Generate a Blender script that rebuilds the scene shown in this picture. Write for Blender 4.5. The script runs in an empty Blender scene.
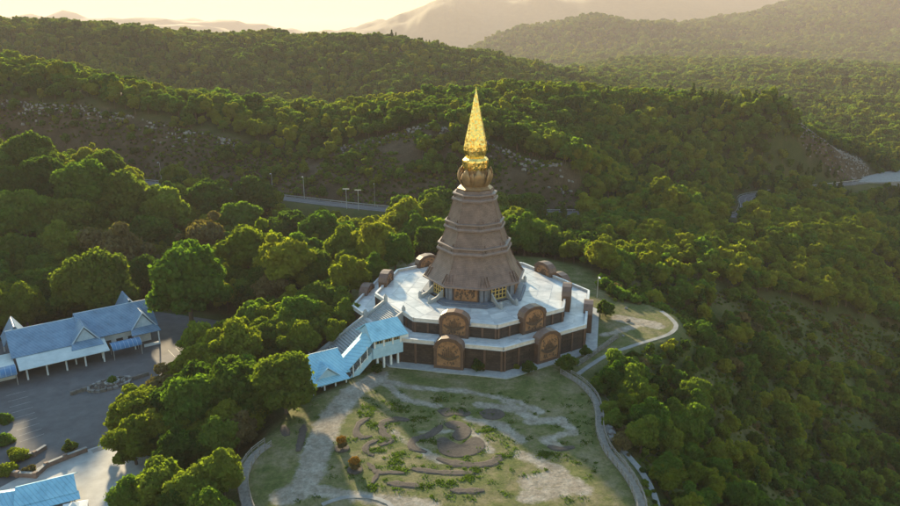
import bpy, bmesh, math, random
import numpy as np
from mathutils import Vector, Matrix
R = math.radians
random.seed(7); rng = np.random.default_rng(7)
scene = bpy.context.scene
COL = scene.collection

# ------------------------------------------------------------------ camera, sky, sun, exposure
CAM = Vector((-7.0, -193.5, 73.5)); PITCH = R(17.0); FPX = 706.0
cam_d = bpy.data.cameras.new('camera'); cam = bpy.data.objects.new('camera', cam_d); COL.objects.link(cam)
cam.location = CAM; cam.rotation_euler = (R(90) - PITCH, 0, 0)
cam_d.sensor_width = 36; cam_d.lens = 36 * FPX / 900; cam_d.clip_start = 1; cam_d.clip_end = 60000
scene.camera = cam

SUN_EL, SUN_AZ = 14.5, -22.0
world = bpy.data.worlds.new('World'); scene.world = world; world.use_nodes = True
wn = world.node_tree.nodes; wl = world.node_tree.links; wn.clear()
sky = wn.new('ShaderNodeTexSky'); sky.sky_type = 'NISHITA'; sky.sun_disc = False
sky.sun_elevation = R(SUN_EL); sky.sun_rotation = R(SUN_AZ); sky.altitude = 2000; sky.air_density = 3.0; sky.dust_density = 0.2; sky.ozone_density = 4.5
bg = wn.new('ShaderNodeBackground'); bg.inputs['Strength'].default_value = 0.115
wo = wn.new('ShaderNodeOutputWorld'); wl.new(sky.outputs[0], bg.inputs[0]); wl.new(bg.outputs[0], wo.inputs[0])
sun_d = bpy.data.lights.new('sun', 'SUN'); sun = bpy.data.objects.new('sun', sun_d); COL.objects.link(sun)
sun_d.energy = 4.8; sun_d.angle = R(2.0); sun_d.color = (1.0, 0.79, 0.47)
to_sun = Vector((math.sin(R(SUN_AZ)) * math.cos(R(SUN_EL)), math.cos(R(SUN_AZ)) * math.cos(R(SUN_EL)), math.sin(R(SUN_EL))))
sun.rotation_euler = to_sun.to_track_quat('Z', 'Y').to_euler(); sun.location = (0, 0, 300)
vs = scene.view_settings; vs.view_transform = 'Standard'; vs.look = 'None'; vs.gamma = 1; vs.exposure = 1.85; vs.use_curve_mapping = False
cy = scene.cycles; cy.max_bounces = 6; cy.diffuse_bounces = 2; cy.glossy_bounces = 2; cy.transmission_bounces = 3; cy.volume_bounces = 0; cy.transparent_max_bounces = 4
cy.use_denoising = True; cy.caustics_reflective = False; cy.caustics_refractive = False

# ------------------------------------------------------------------ helpers
def ray(px, py):
    a = (px - 450) / FPX; b = (253 - py) / FPX
    return a, math.cos(PITCH) + b * math.sin(PITCH), -math.sin(PITCH) + b * math.cos(PITCH)
def at_z(px, py, z):
    a, y, zz = ray(px, py); t = (z - CAM.z) / zz
    return Vector((CAM.x + a * t, CAM.y + y * t, z))
def at_f(px, py, F, drop=0.0):
    a, y, zz = ray(px, py); t = F / y
    return Vector((CAM.x + a * t, CAM.y + F, CAM.z + zz * t - drop))

def tag(o, label=None, cat=None, group=None, kind=None):
    if label: o['label'] = label
    if cat: o['category'] = cat
    if group: o['group'] = group
    if kind: o['kind'] = kind
    return o
def empty(name, loc, label, cat, group=None, rz=0.0):
    o = bpy.data.objects.new(name, None); COL.objects.link(o); o.location = loc; o.rotation_euler = (0, 0, rz)
    o.empty_display_size = 1
    return tag(o, label, cat, group)

class MB:
    def __init__(s): s.v = []; s.f = []
    def add(s, vs, fs):
        n = len(s.v); s.v += [tuple(v) for v in vs]; s.f += [tuple(i + n for i in f) for f in fs]; return s
    def box(s, c, size, rz=0.0, taper=1.0):
        hx, hy, hz = size[0] / 2, size[1] / 2, size[2] / 2; ca, sa = math.cos(rz), math.sin(rz); vs = []
        for z, k in ((-hz, 1), (hz, taper)):
            for x, y in ((-hx, -hy), (hx, -hy), (hx, hy), (-hx, hy)):
                x *= k; y *= k; vs.append((c[0] + x * ca - y * sa, c[1] + x * sa + y * ca, c[2] + z))
        return s.add(vs, [(3, 2, 1, 0), (4, 5, 6, 7), (0, 1, 5, 4), (1, 2, 6, 5), (2, 3, 7, 6), (3, 0, 4, 7)])
    def prism(s, poly, z0, z1):
        n = len(poly); vs = [(p[0], p[1], z0) for p in poly] + [(p[0], p[1], z1) for p in poly]
        return s.add(vs, [tuple(range(n - 1, -1, -1)), tuple(range(n, 2 * n))] + [(i, (i + 1) % n, n + (i + 1) % n, n + i) for i in range(n)])
    def loft(s, rings, cap=True):
        n = len(rings[0]); vs = [v for r in rings for v in r]; fs = []
        for k in range(len(rings) - 1):
            for i in range(n):
                j = (i + 1) % n; fs.append((k * n + i, k * n + j, (k + 1) * n + j, (k + 1) * n + i))
        if cap: fs += [tuple(range(n - 1, -1, -1)), tuple(range((len(rings) - 1) * n, len(rings) * n))]
        return s.add(vs, fs)
    def tube(s, pts, rad, n=6, cap=True):
        rings = []
        for i, p in enumerate(pts):
            p = Vector(p); a = Vector(pts[max(i - 1, 0)]); b = Vector(pts[min(i + 1, len(pts) - 1)]); d = (b - a).normalized()
            x = d.orthogonal().normalized() if abs(d.z) < 0.9 else Vector((1, 0, 0)); x = (x - d * x.dot(d)).normalized(); y = d.cross(x)
            r = rad[i] if isinstance(rad, (list, tuple)) else rad
            rings.append([p + (x * math.cos(2 * math.pi * k / n) + y * math.sin(2 * math.pi * k / n)) * r for k in range(n)])
        return s.loft(rings, cap)
    def sheet(s, pts, th, axis):
        # planar polygon of 3D points given thickness along axis (Vector)
        n = len(pts); a = [Vector(p) for p in pts]; b = [p + axis * th for p in a]
        return s.add(a + b, [tuple(range(n - 1, -1, -1)), tuple(range(n, 2 * n))] + [(i, (i + 1) % n, n + (i + 1) % n, n + i) for i in range(n)])
    def mesh(s, name):
        m = bpy.data.meshes.new(name); m.from_pydata(s.v, [], s.f); m.validate(); m.update()
        bm = bmesh.new(); bm.from_mesh(m); bmesh.ops.recalc_face_normals(bm, faces=bm.faces); bm.to_mesh(m); bm.free()
        return m
    def build(s, name, mat, parent=None, smooth=False, kind=None):
        m = s.mesh(name); m.materials.append(mat); return link(name, m, parent, smooth, kind)
def link(name, m, parent=None, smooth=False, kind=None):
    o = bpy.data.objects.new(name, m); COL.objects.link(o)
    if smooth: m.polygons.foreach_set('use_smooth', [True] * len(m.polygons))
    if parent is not None:
        o.parent = parent; o.matrix_parent_inverse = world_mat(parent).inverted()
    if kind: o['kind'] = kind
    return o
def world_mat(o):
    M = Matrix.LocRotScale(o.location, o.rotation_euler, o.scale)
    return (world_mat(o.parent) @ o.matrix_parent_inverse @ M) if o.parent else M
def build_local(mb, name, mat, parent, smooth=False):
    # geometry given in the parent's local space
    m = mb.mesh(name); m.materials.append(mat); o = bpy.data.objects.new(name, m); COL.objects.link(o); o.parent = parent
    if smooth: m.polygons.foreach_set('use_smooth', [True] * len(m.polygons))
    return o
def bevel(o, w=0.08, seg=1):
    md = o.modifiers.new('bevel', 'BEVEL'); md.width = w; md.segments = seg; md.limit_method = 'ANGLE'; return o

# value noise in numpy
_perm = np.random.default_rng(3).random((256, 256))
def vnoise(x, y):
    xi = np.floor(x).astype(int); yi = np.floor(y).astype(int); fx = x - xi; fy = y - yi
    fx = fx * fx * (3 - 2 * fx); fy = fy * fy * (3 - 2 * fy)
    g = lambda i, j: _perm[i & 255, j & 255]
    return (g(xi, yi) * (1 - fx) + g(xi + 1, yi) * fx) * (1 - fy) + (g(xi, yi + 1) * (1 - fx) + g(xi + 1, yi + 1) * fx) * fy - 0.5
def fbm(x, y, o=4):
    s = 0; a = 1.0
    for k in range(o): s = s + a * vnoise(x * 2 ** k + 17 * k, y * 2 ** k + 31 * k); a *= 0.5
    return s

# ------------------------------------------------------------------ materials
def nt(name):
    m = bpy.data.materials.new(name); m.use_nodes = True; n = m.node_tree.nodes; n.clear(); return m, n, m.node_tree.links
def ramp(n, stops):
    r = n.new('ShaderNodeValToRGB'); e = r.color_ramp.elements
    while len(e) < len(stops): e.new(0.5)
    for k, (p, c) in enumerate(stops): e[k].position = p; e[k].color = (*c, 1)
    return r
def mat(name, c1, c2=None, scale=1.0, rough=0.7, metal=0.0, bump=0.0, bscale=None, detail=5.0, spec=0.3, streak=False):
    m, n, l = nt(name); out = n.new('ShaderNodeOutputMaterial'); p = n.new('ShaderNodeBsdfPrincipled'); l.new(p.outputs[0], out.inputs[0])
    p.inputs['Roughness'].default_value = rough; p.inputs['Metallic'].default_value = metal; p.inputs['Specular IOR Level'].default_value = spec
    tc = n.new('ShaderNodeTexCoord'); nz = n.new('ShaderNodeTexNoise'); nz.inputs['Scale'].default_value = scale; nz.inputs['Detail'].default_value = detail; nz.inputs['Roughness'].default_value = 0.65
    if streak:
        mp = n.new('ShaderNodeMapping'); mp.inputs['Scale'].default_value = (1, 1, 0.15); l.new(tc.outputs['Object'], mp.inputs[0]); l.new(mp.outputs[0], nz.inputs['Vector'])
    else: l.new(tc.outputs['Object'], nz.inputs['Vector'])
    c2 = c2 or tuple(x * 0.7 for x in c1)
    r = ramp(n, [(0.3, c2), (0.68, c1)]); l.new(nz.outputs['Fac'], r.inputs[0]); l.new(r.outputs[0], p.inputs['Base Color'])
    if bump:
        nb = n.new('ShaderNodeTexNoise'); nb.inputs['Scale'].default_value = bscale or scale * 4; nb.inputs['Detail'].default_value = 4; l.new(tc.outputs['Object'], nb.inputs['Vector'])
        b = n.new('ShaderNodeBump'); b.inputs['Strength'].default_value = min(bump, 1); b.inputs['Distance'].default_value = bump * 0.3; l.new(nb.outputs['Fac'], b.inputs['Height']); l.new(b.outputs[0], p.inputs['Normal'])
    return m
def brick_mat(name, c1, c2, cm, w, h, mortar=0.04, rough=0.6, bump=0.5, spec=0.3):
    # fine tile courses: u runs round the axis, v is height
    m, n, l = nt(name); out = n.new('ShaderNodeOutputMaterial'); p = n.new('ShaderNodeBsdfPrincipled'); l.new(p.outputs[0], out.inputs[0])
    p.inputs['Roughness'].default_value = rough; p.inputs['Specular IOR Level'].default_value = spec
    tc = n.new('ShaderNodeTexCoord'); sp = n.new('ShaderNodeSeparateXYZ'); l.new(tc.outputs['Object'], sp.inputs[0])
    ad = n.new('ShaderNodeMath'); ad.operation = 'SUBTRACT'; l.new(sp.outputs['X'], ad.inputs[0]); l.new(sp.outputs['Y'], ad.inputs[1])
    cb = n.new('ShaderNodeCombineXYZ'); l.new(ad.outputs[0], cb.inputs['X']); l.new(sp.outputs['Z'], cb.inputs['Y'])
    bt = n.new('ShaderNodeTexBrick'); l.new(cb.outputs[0], bt.inputs['Vector']); bt.inputs['Scale'].default_value = 1.0
    bt.inputs['Brick Width'].default_value = w; bt.inputs['Row Height'].default_value = h; bt.inputs['Mortar Size'].default_value = mortar
    bt.inputs['Color1'].default_value = (*c1, 1); bt.inputs['Color2'].default_value = (*c2, 1); bt.inputs['Mortar'].default_value = (*cm, 1)
    nz = n.new('ShaderNodeTexNoise'); nz.inputs['Scale'].default_value = 0.5; nz.inputs['Detail'].default_value = 6; l.new(tc.outputs['Object'], nz.inputs['Vector'])
    r = ramp(n, [(0.3, (0.68, 0.68, 0.68)), (0.7, (1.15, 1.12, 1.1))]); l.new(nz.outputs['Fac'], r.inputs[0])
    mx = n.new('ShaderNodeMixRGB'); mx.blend_type = 'MULTIPLY'; mx.inputs[0].default_value = 1; l.new(bt.outputs['Color'], mx.inputs[1]); l.new(r.outputs[0], mx.inputs[2]); l.new(mx.outputs[0], p.inputs['Base Color'])
    b = n.new('ShaderNodeBump'); b.inputs['Strength'].default_value = bump; b.inputs['Distance'].default_value = 0.06; b.invert = True; l.new(bt.outputs['Fac'], b.inputs['Height']); l.new(b.outputs[0], p.inputs['Normal'])
    return m
def roof_mat(name, c1, c2, ang, rough=0.45):
    # standing-seam sheet: ribs across direction ang
    m, n, l = nt(name); out = n.new('ShaderNodeOutputMaterial'); p = n.new('ShaderNodeBsdfPrincipled'); l.new(p.outputs[0], out.inputs[0]); p.inputs['Roughness'].default_value = rough; p.inputs['Specular IOR Level'].default_value = 0.4
    tc = n.new('ShaderNodeTexCoord'); mp = n.new('ShaderNodeMapping'); mp.inputs['Rotation'].default_value = (0, 0, -ang); l.new(tc.outputs['Object'], mp.inputs[0])
    wv = n.new('ShaderNodeTexWave'); wv.bands_direction = 'X'; wv.inputs['Scale'].default_value = 0.45; wv.inputs['Distortion'].default_value = 0.0; l.new(mp.outputs[0], wv.inputs['Vector'])
    r = ramp(n, [(0.0, (0.72, 0.74, 0.78)), (0.14, (1, 1, 1))]); l.new(wv.outputs['Fac'], r.inputs[0])
    nz = n.new('ShaderNodeTexNoise'); nz.inputs['Scale'].default_value = 0.35; nz.inputs['Detail'].default_value = 7; nz.inputs['Roughness'].default_value = 0.7; l.new(tc.outputs['Object'], nz.inputs['Vector'])
    r2 = ramp(n, [(0.28, tuple(q * 0.72 for q in c2)), (0.45, c2), (0.68, c1)]); l.new(nz.outputs['Fac'], r2.inputs[0])
    mx = n.new('ShaderNodeMixRGB'); mx.blend_type = 'MULTIPLY'; mx.inputs[0].default_value = 1; l.new(r2.outputs[0], mx.inputs[1]); l.new(r.outputs[0], mx.inputs[2]); l.new(mx.outputs[0], p.inputs['Base Color'])
    b = n.new('ShaderNodeBump'); b.inputs['Strength'].default_value = 0.5; b.inputs['Distance'].default_value = 0.08; l.new(wv.outputs['Fac'], b.inputs['Height']); l.new(b.outputs[0], p.inputs['Normal'])
    return m
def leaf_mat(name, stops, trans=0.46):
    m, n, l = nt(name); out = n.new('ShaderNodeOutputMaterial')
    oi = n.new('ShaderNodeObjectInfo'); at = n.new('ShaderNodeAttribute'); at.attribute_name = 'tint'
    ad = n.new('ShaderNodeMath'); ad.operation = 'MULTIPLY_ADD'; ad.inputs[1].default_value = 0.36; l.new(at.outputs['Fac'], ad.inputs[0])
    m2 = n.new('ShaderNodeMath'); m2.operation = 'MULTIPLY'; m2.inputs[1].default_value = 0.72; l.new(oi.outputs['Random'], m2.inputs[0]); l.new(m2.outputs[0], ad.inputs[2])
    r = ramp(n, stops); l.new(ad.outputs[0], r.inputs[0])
    d = n.new('ShaderNodeBsdfDiffuse'); t = n.new('ShaderNodeBsdfTranslucent'); mx = n.new('ShaderNodeMixShader'); mx.inputs[0].default_value = trans
    br = n.new('ShaderNodeMixRGB'); br.blend_type = 'MULTIPLY'; br.inputs[0].default_value = 1; br.inputs[2].default_value = (2.0, 2.1, 0.55, 1); l.new(r.outputs[0], br.inputs[1])
    l.new(r.outputs[0], d.inputs[0]); l.new(br.outputs[0], t.inputs[0]); l.new(d.outputs[0], mx.inputs[1]); l.new(t.outputs[0], mx.inputs[2]); l.new(mx.outputs[0], out.inputs[0])
    return m

M = {}
M['marble'] = mat('terrace_marble', (0.60, 0.61, 0.63), (0.36, 0.38, 0.41), 0.3, rough=0.35, bump=0.05, bscale=3)
M['marble2'] = mat('terrace_marble_grey', (0.50, 0.52, 0.55), (0.31, 0.33, 0.36), 0.35, rough=0.35, bump=0.05, bscale=3)
M['coping'] = mat('coping_stone', (0.60, 0.57, 0.55), (0.42, 0.40, 0.39), 1.2, rough=0.55, bump=0.15)
M['stair'] = mat('stair_granite', (0.34, 0.36, 0.38), (0.24, 0.25, 0.27), 0.8, rough=0.6, bump=0.1)
M['dark'] = brick_mat('dark_tile_cladding', (0.034, 0.026, 0.024), (0.058, 0.043, 0.037), (0.018, 0.016, 0.016), 1.1, 0.55, rough=0.42)
M['tier'] = brick_mat('mauve_brown_tile', (0.200, 0.142, 0.125), (0.168, 0.118, 0.104), (0.105, 0.076, 0.070), 0.6, 0.36, rough=0.45, bump=0.2, mortar=0.03)
M['tier_trim'] = mat('tier_trim', (0.215, 0.168, 0.16), (0.15, 0.115, 0.11), 1.0, rough=0.5, bump=0.15)
M['bluegrey'] = mat('blue_grey_wall', (0.15, 0.18, 0.24), (0.10, 0.115, 0.15), 0.7, rough=0.5)
M['bronze'] = mat('terracotta_relief', (0.34, 0.185, 0.095), (0.17, 0.09, 0.05), 1.3, rough=0.6, bump=0.9, bscale=3.0)
M['bronze_dark'] = mat('relief_figure', (0.105, 0.068, 0.048), (0.06, 0.042, 0.033), 2.0, rough=0.55, bump=0.5, bscale=4)
M['frame'] = mat('stele_frame', (0.125, 0.075, 0.055), (0.075, 0.047, 0.038), 1.0, rough=0.55, bump=0.2)
M['cap'] = mat('stele_cap_stone', (0.155, 0.10, 0.082), (0.095, 0.062, 0.052), 1.0, rough=0.4, bump=0.2)
M['gold'] = mat('gold_mosaic', (1.0, 0.74, 0.20), (0.86, 0.58, 0.12), 4.0, rough=0.34, metal=1.0, bump=0.35, bscale=7)
def gold_mat():
    m, n, l = nt('gold_mosaic_facets'); out = n.new('ShaderNodeOutputMaterial'); p = n.new('ShaderNodeBsdfPrincipled'); l.new(p.outputs[0], out.inputs[0]); p.inputs['Metallic'].default_value = 1.0
    tc = n.new('ShaderNodeTexCoord'); v = n.new('ShaderNodeTexVoronoi'); v.inputs['Scale'].default_value = 2.6; l.new(tc.outputs['Object'], v.inputs['Vector'])
    r = ramp(n, [(0.0, (0.80, 0.55, 0.13)), (1.0, (1.0, 0.80, 0.30))]); l.new(v.outputs['Color'], r.inputs[0]); l.new(r.outputs[0], p.inputs['Base Color'])
    mr = n.new('ShaderNodeMapRange'); mr.inputs['To Min'].default_value = 0.2; mr.inputs['To Max'].default_value = 0.45; l.new(v.outputs['Color'], mr.inputs['Value']); l.new(mr.outputs[0], p.inputs['Roughness'])
    g = n.new('ShaderNodeNewGeometry'); sb = n.new('ShaderNodeVectorMath'); sb.operation = 'SUBTRACT'; sb.inputs[1].default_value = (0.5, 0.5, 0.5); l.new(v.outputs['Color'], sb.inputs[0])
    sc_ = n.new('ShaderNodeVectorMath'); sc_.operation = 'SCALE'; sc_.inputs['Scale'].default_value = 0.38; l.new(sb.outputs[0], sc_.inputs[0]); ad = n.new('ShaderNodeVectorMath'); l.new(g.outputs['Normal'], ad.inputs[0]); l.new(sc_.outputs[0], ad.inputs[1])
    nm = n.new('ShaderNodeVectorMath'); nm.operation = 'NORMALIZE'; l.new(ad.outputs[0], nm.inputs[0]); l.new(nm.outputs[0], p.inputs['Normal']); return m
M['gold'] = gold_mat()
M['petal'] = mat('lotus_petal_bronze', (0.34, 0.22, 0.11), (0.22, 0.145, 0.08), 1.2, rough=0.42, metal=0.4, bump=0.1)
M['door'] = mat('yellow_door', (0.60, 0.44, 0.16), (0.45, 0.32, 0.11), 1.5, rough=0.5)
M['glass'] = mat('dark_glass', (0.03, 0.04, 0.05), (0.02, 0.025, 0.03), 1.0, rough=0.1, spec=0.6)
M['white'] = mat('white_painted_wall', (0.66, 0.70, 0.74), (0.50, 0.54, 0.58), 0.7, rough=0.6, bump=0.05)
M['cream'] = mat('cream_awning_sheet', (0.50, 0.56, 0.58), (0.36, 0.42, 0.45), 0.35, rough=0.5, bump=0.08)
M['asphalt'] = mat('asphalt', (0.115, 0.115, 0.125), (0.07, 0.07, 0.078), 0.22, rough=0.85, bump=0.15, bscale=6, detail=8)
M['paint'] = mat('road_paint', (0.42, 0.42, 0.42), (0.13, 0.13, 0.13), 1.5, rough=0.7)
M['concrete'] = mat('concrete', (0.24, 0.245, 0.25), (0.15, 0.152, 0.155), 0.5, rough=0.8, bump=0.15)
M['paving'] = mat('pale_paving', (0.38, 0.385, 0.39), (0.26, 0.265, 0.27), 0.35, rough=0.75, bump=0.1)
M['soil'] = mat('bed_soil', (0.088, 0.074, 0.066), (0.045, 0.038, 0.035), 1.6, rough=0.95, bump=0.6, bscale=5)
M['wood'] = mat('weathered_wood', (0.25, 0.235, 0.22), (0.14, 0.13, 0.12), 1.4, rough=0.8, bump=0.2)
M['rock'] = mat('pale_rock', (0.27, 0.265, 0.265), (0.10, 0.097, 0.097), 0.35, rough=0.9, bump=0.7, bscale=1.6)
M['darkrock'] = mat('dark_rock', (0.17, 0.155, 0.14), (0.085, 0.078, 0.07), 0.9, rough=0.9, bump=0.6, bscale=3)
M['metal'] = mat('grey_metal', (0.50, 0.50, 0.50), (0.40, 0.40, 0.40), 2.0, rough=0.4, metal=0.4)
M['brick_wall'] = mat('low_wall_brown', (0.20, 0.14, 0.12), (0.12, 0.088, 0.078), 1.4, rough=0.8, bump=0.4)
M['trunk'] = mat('bark', (0.135, 0.10, 0.075), (0.07, 0.052, 0.042), 1.5, rough=0.95, bump=0.5, streak=True)
M['hall_roof'] = roof_mat('hall_blue_roof', (0.17, 0.28, 0.42), (0.12, 0.21, 0.33), R(36))
M['hall_gable'] = mat('hall_gable_board', (0.40, 0.50, 0.60), (0.28, 0.38, 0.49), 1.0, rough=0.5)
M['sky_roof'] = roof_mat('stairway_sky_blue_roof', (0.30, 0.58, 0.74), (0.22, 0.47, 0.64), R(32.5))
M['canopy'] = mat('blue_polycarbonate', (0.07, 0.19, 0.37), (0.05, 0.14, 0.29), 0.8, rough=0.3)
M['skyblue'] = mat('pale_blue_wall', (0.36, 0.55, 0.70), (0.27, 0.44, 0.58), 0.8, rough=0.55)
M['grille'] = mat('lattice_brown', (0.17, 0.12, 0.08), (0.10, 0.07, 0.05), 2, rough=0.6)

LEAF = {
 'dark': leaf_mat('leaf_dark_green', [(0.0, (0.026, 0.052, 0.014)), (0.5, (0.052, 0.090, 0.020)), (1.0, (0.105, 0.130, 0.027))]),
 'mid': leaf_mat('leaf_mid_green', [(0.0, (0.044, 0.092, 0.019)), (0.5, (0.074, 0.130, 0.025)), (1.0, (0.128, 0.158, 0.030))]),
 'yellow': leaf_mat('leaf_yellow_green', [(0.0, (0.078, 0.112, 0.018)), (0.5, (0.122, 0.150, 0.022)), (1.0, (0.175, 0.180, 0.028))]),
 'pine': leaf_mat('needle_green', [(0.0, (0.026, 0.054, 0.016)), (0.5, (0.043, 0.080, 0.020)), (1.0, (0.080, 0.108, 0.025))], 0.3),
 'dry': leaf_mat('leaf_dry_brown', [(0.0, (0.070, 0.066, 0.034)), (0.5, (0.105, 0.090, 0.044)), (1.0, (0.140, 0.108, 0.046))], 0.3),
 'orange': leaf_mat('leaf_orange', [(0.0, (0.11, 0.07, 0.02)), (0.5, (0.19, 0.105, 0.025)), (1.0, (0.26, 0.13, 0.025))], 0.3),
}

# ------------------------------------------------------------------ terrain
ZG, ZC = -6.0, -14.0
ctrl = []
def W(x, y, z): ctrl.append((x, y, z))
def C(px, py, F, th=0.0): ctrl.append(tuple(at_f(px, py, F, th)))
for p in ((0,0,-6),(30,0,-6),(-30,0,-7),(0,-40,-6),(0,-80,-6.5),(26,-70,-6.5),(-30,-60,-6.5),(-35,-85,-7),(0,-110,-12),(0,-150,-30),(-50,-110,-16),
          (-60,-60,-12.5),(-90,-40,-14),(-110,0,-14),(-110,-70,-14),(-62,-100,-13),(-150,-30,-15),(-125,-30,-14),(-72,8,-14),(-90,30,-15),(-120,20,-15),(-48,20,-8),(-45,-5,-9),(-55,-30,-11),
          (55,0,-6.5),(50,-18,-8.5),(38,-40,-11),(40,-62,-13),(42,-90,-15),
          (62,-50,-27),(66,-90,-30),(95,-60,-45),(125,-30,-56),(130,-80,-62),(165,40,-60),(100,0,-38),(75,10,-20),(75,-25,-28),(210,120,-52),(215,60,-60),(300,0,-75),(300,-150,-80),(120,-150,-60),
          (60,40,-8),(90,60,-14),(60,75,-12),(110,85,-17),(130,55,-30),(160,100,-27),(200,130,-33),(230,155,-38),(0,50,-7),(0,80,-10),(-40,60,-11),(-30,100,-15),(20,110,-15),(100,120,-18),
          (-60,60,-15),(-100,60,-17),(-150,60,-17),(-60,110,-17),(-200,0,-14),(-260,60,-4),(-200,-120,-25),(-300,-100,-15),(-100,-140,-28)): W(*p)
for a in ((0,145,330,13),(60,157,325,12),(110,168,320,12),(150,192,312,11),(0,200,290,12),(100,228,280,12),(200,240,270,12),(200,205,330,12),(60,285,235,12),(270,212,335,12)): C(*a)
ROAD = [at_f(-140,170,450), at_f(-40,172,430), at_f(60,176,415), at_f(140,182,400), at_f(210,190,378), at_f(290,199,358), at_f(360,207,342), at_f(430,212.5,335), at_f(520,213,340), at_f(620,213,355), at_f(700,214,374), at_f(738,216,392), at_f(747,207,412), at_f(747,197,440), at_f(775,192,466), at_f(820,187,492), at_f(872,181,520), at_f(905,177,545), at_f(1000,172,590)]
for p in ROAD: W(p.x, p.y, p.z)
RIM_L = [(-60,98,455),(0,104,452),(40,106,450),(80,108,446),(120,116,440),(165,126,432),(210,137,422),(240,143,420)]
RIM_R = [(335,150,412),(375,140,408),(420,128,400),(460,132,390),(500,149,380),(545,163,368),(590,178,360),(640,196,352),(690,214,345)]
for p in RIM_L + RIM_R: C(*p)
C(285,150,418)
for a in ((0,57,540,10),(50,64,535,10),(100,76,530,10),(200,95,520,10),(300,105,510,10),(400,96,510,10),(480,84,530,10),(560,86,540,10),(650,93,540,10),(720,98,520,10),(785,114,500,8),
          (800,130,510,0),(835,155,512,0),(650,190,385,8),(700,160,430,8),(600,150,420,8),(780,165,450,8)): C(*a)
for a in ((-80,14,950,8),(0,20,950,8),(60,22,950,8),(130,27,950,8),(200,42,930,8),(300,40,950,8),(350,34,980,8),(420,42,1000,8),(480,52,1000,8),(530,64,980,8),(575,82,940,8),
          (0,75,760,8),(100,84,740,8),(250,96,730,8),(400,90,740,8),(500,92,760,8)): C(*a)
for a in ((620,82,1250),(700,92,1080),(800,112,860),(850,138,660,8),(900,132,690,8),(900,152,590,8),(940,150,600,8),(900,108,930),(750,77,1400),(850,87,1250),(900,72,1700),(650,67,1800),(560,78,1500),
          (560,70,2300),(750,66,2300),(900,62,2400),(490,44,3400),(530,31,3400),(600,19,3500),(650,27,3500),(700,22,3700),(760,14,3900),(800,6,4100),(880,-10,4300),(960,-14,4400),(690,44,3000),(790,42,3000),(880,36,3100),(620,46,2900),(540,50,2800),
          (450,13,7000),(520,1,7500),(600,-10,8000),(700,-16,8500),(350,24,8000),(405,15,8000),(0,22,9500),(30,14,9500),(64,-3,9500),(95,15,9500),(140,20,9500),(205,33,8500),(245,29,8500),(280,36,8500),(320,34,8500),
          (-200,20,9000),(1200,-5,8000),(1200,20,4000),(1200,60,2000),(1200,100,1200),(-300,20,1200),(-300,60,700)): C(*a)
for p in ((-300,1500,-60),(0,1700,-60),(-900,1500,-60),(-300,3000,-150),(-1500,3000,-150),(100,3500,-180),(0,5500,-300),(-2500,5500,-300),(2000,5500,-100),(0,12000,-200),(-5000,12000,-200),(5000,12000,0),
          (0,-260,-60),(-150,-260,-50),(150,-260,-85),(0,-420,-110),(-400,-420,-90),(400,-420,-120),(-450,100,10),(450,100,-80),(450,300,-50),(700,600,-30),(-1500,500,0),(2500,500,-60),(-80,470,-8),(-300,520,0),(60,480,-5)): W(*p)
ctrl = np.array(ctrl); CXY = ctrl[:, :2]
def phi(r2): return -np.sqrt(r2 + 100.0)
_d2 = ((CXY[:, None] - CXY[None]) ** 2).sum(-1); _n = len(ctrl)
_A = np.zeros((_n + 3, _n + 3)); _A[:_n, :_n] = phi(_d2) - np.eye(_n) * 0.15; _A[:_n, _n] = 1; _A[:_n, _n+1:] = CXY / 1000; _A[_n, :_n] = 1; _A[_n+1:, :_n] = CXY.T / 1000
_w = np.linalg.solve(_A, np.concatenate([ctrl[:, 2], np.zeros(3)]))
def rbf(x, y):
    out = np.empty_like(x)
    for s in range(0, len(x), 20000):
        xs = x[s:s+20000]; ys = y[s:s+20000]
        d2 = (xs[:, None] - CXY[None, :, 0]) ** 2 + (ys[:, None] - CXY[None, :, 1]) ** 2
        out[s:s+20000] = phi(d2) @ _w[:_n] + _w[_n] + (xs * _w[_n+1] + ys * _w[_n+2]) / 1000
    return out
def sstep(a, b, x): t = np.clip((x - a) / (b - a), 0, 1); return t * t * (3 - 2 * t)
def poly_sd(x, y, poly):
    # signed distance to polygon, negative inside
    n = len(poly); d = np.full(x.shape, 1e18); ins = np.zeros(x.shape, bool)
    for i in range(n):
        x0, y0 = poly[i][:2]; x1, y1 = poly[(i + 1) % n][:2]; ex, ey = x1 - x0, y1 - y0
        t = np.clip(((x - x0) * ex + (y - y0) * ey) / (ex * ex + ey * ey + 1e-9), 0, 1)
        d = np.minimum(d, (x - x0 - t * ex) ** 2 + (y - y0 - t * ey) ** 2)
        c = ((y0 > y) != (y1 > y)) & (x < (x1 - x0) * (y - y0) / (y1 - y0 + 1e-12) + x0); ins ^= c
    return np.where(ins, -np.sqrt(d), np.sqrt(d))
def line_d(x, y, pts, zs=None):
    d = np.full(x.shape, 1e18); zz = np.zeros(x.shape)
    for i in range(len(pts) - 1):
        x0, y0 = pts[i][:2]; x1, y1 = pts[i+1][:2]; ex, ey = x1 - x0, y1 - y0
        t = np.clip(((x - x0) * ex + (y - y0) * ey) / (ex * ex + ey * ey + 1e-9), 0, 1)
        q = (x - x0 - t * ex) ** 2 + (y - y0 - t * ey) ** 2; k = q < d; d = np.where(k, q, d)
        if zs is not None: zz = np.where(k, zs[i] + t * (zs[i+1] - zs[i]), zz)
    return (np.sqrt(d), zz) if zs is not None else np.sqrt(d)
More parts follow.
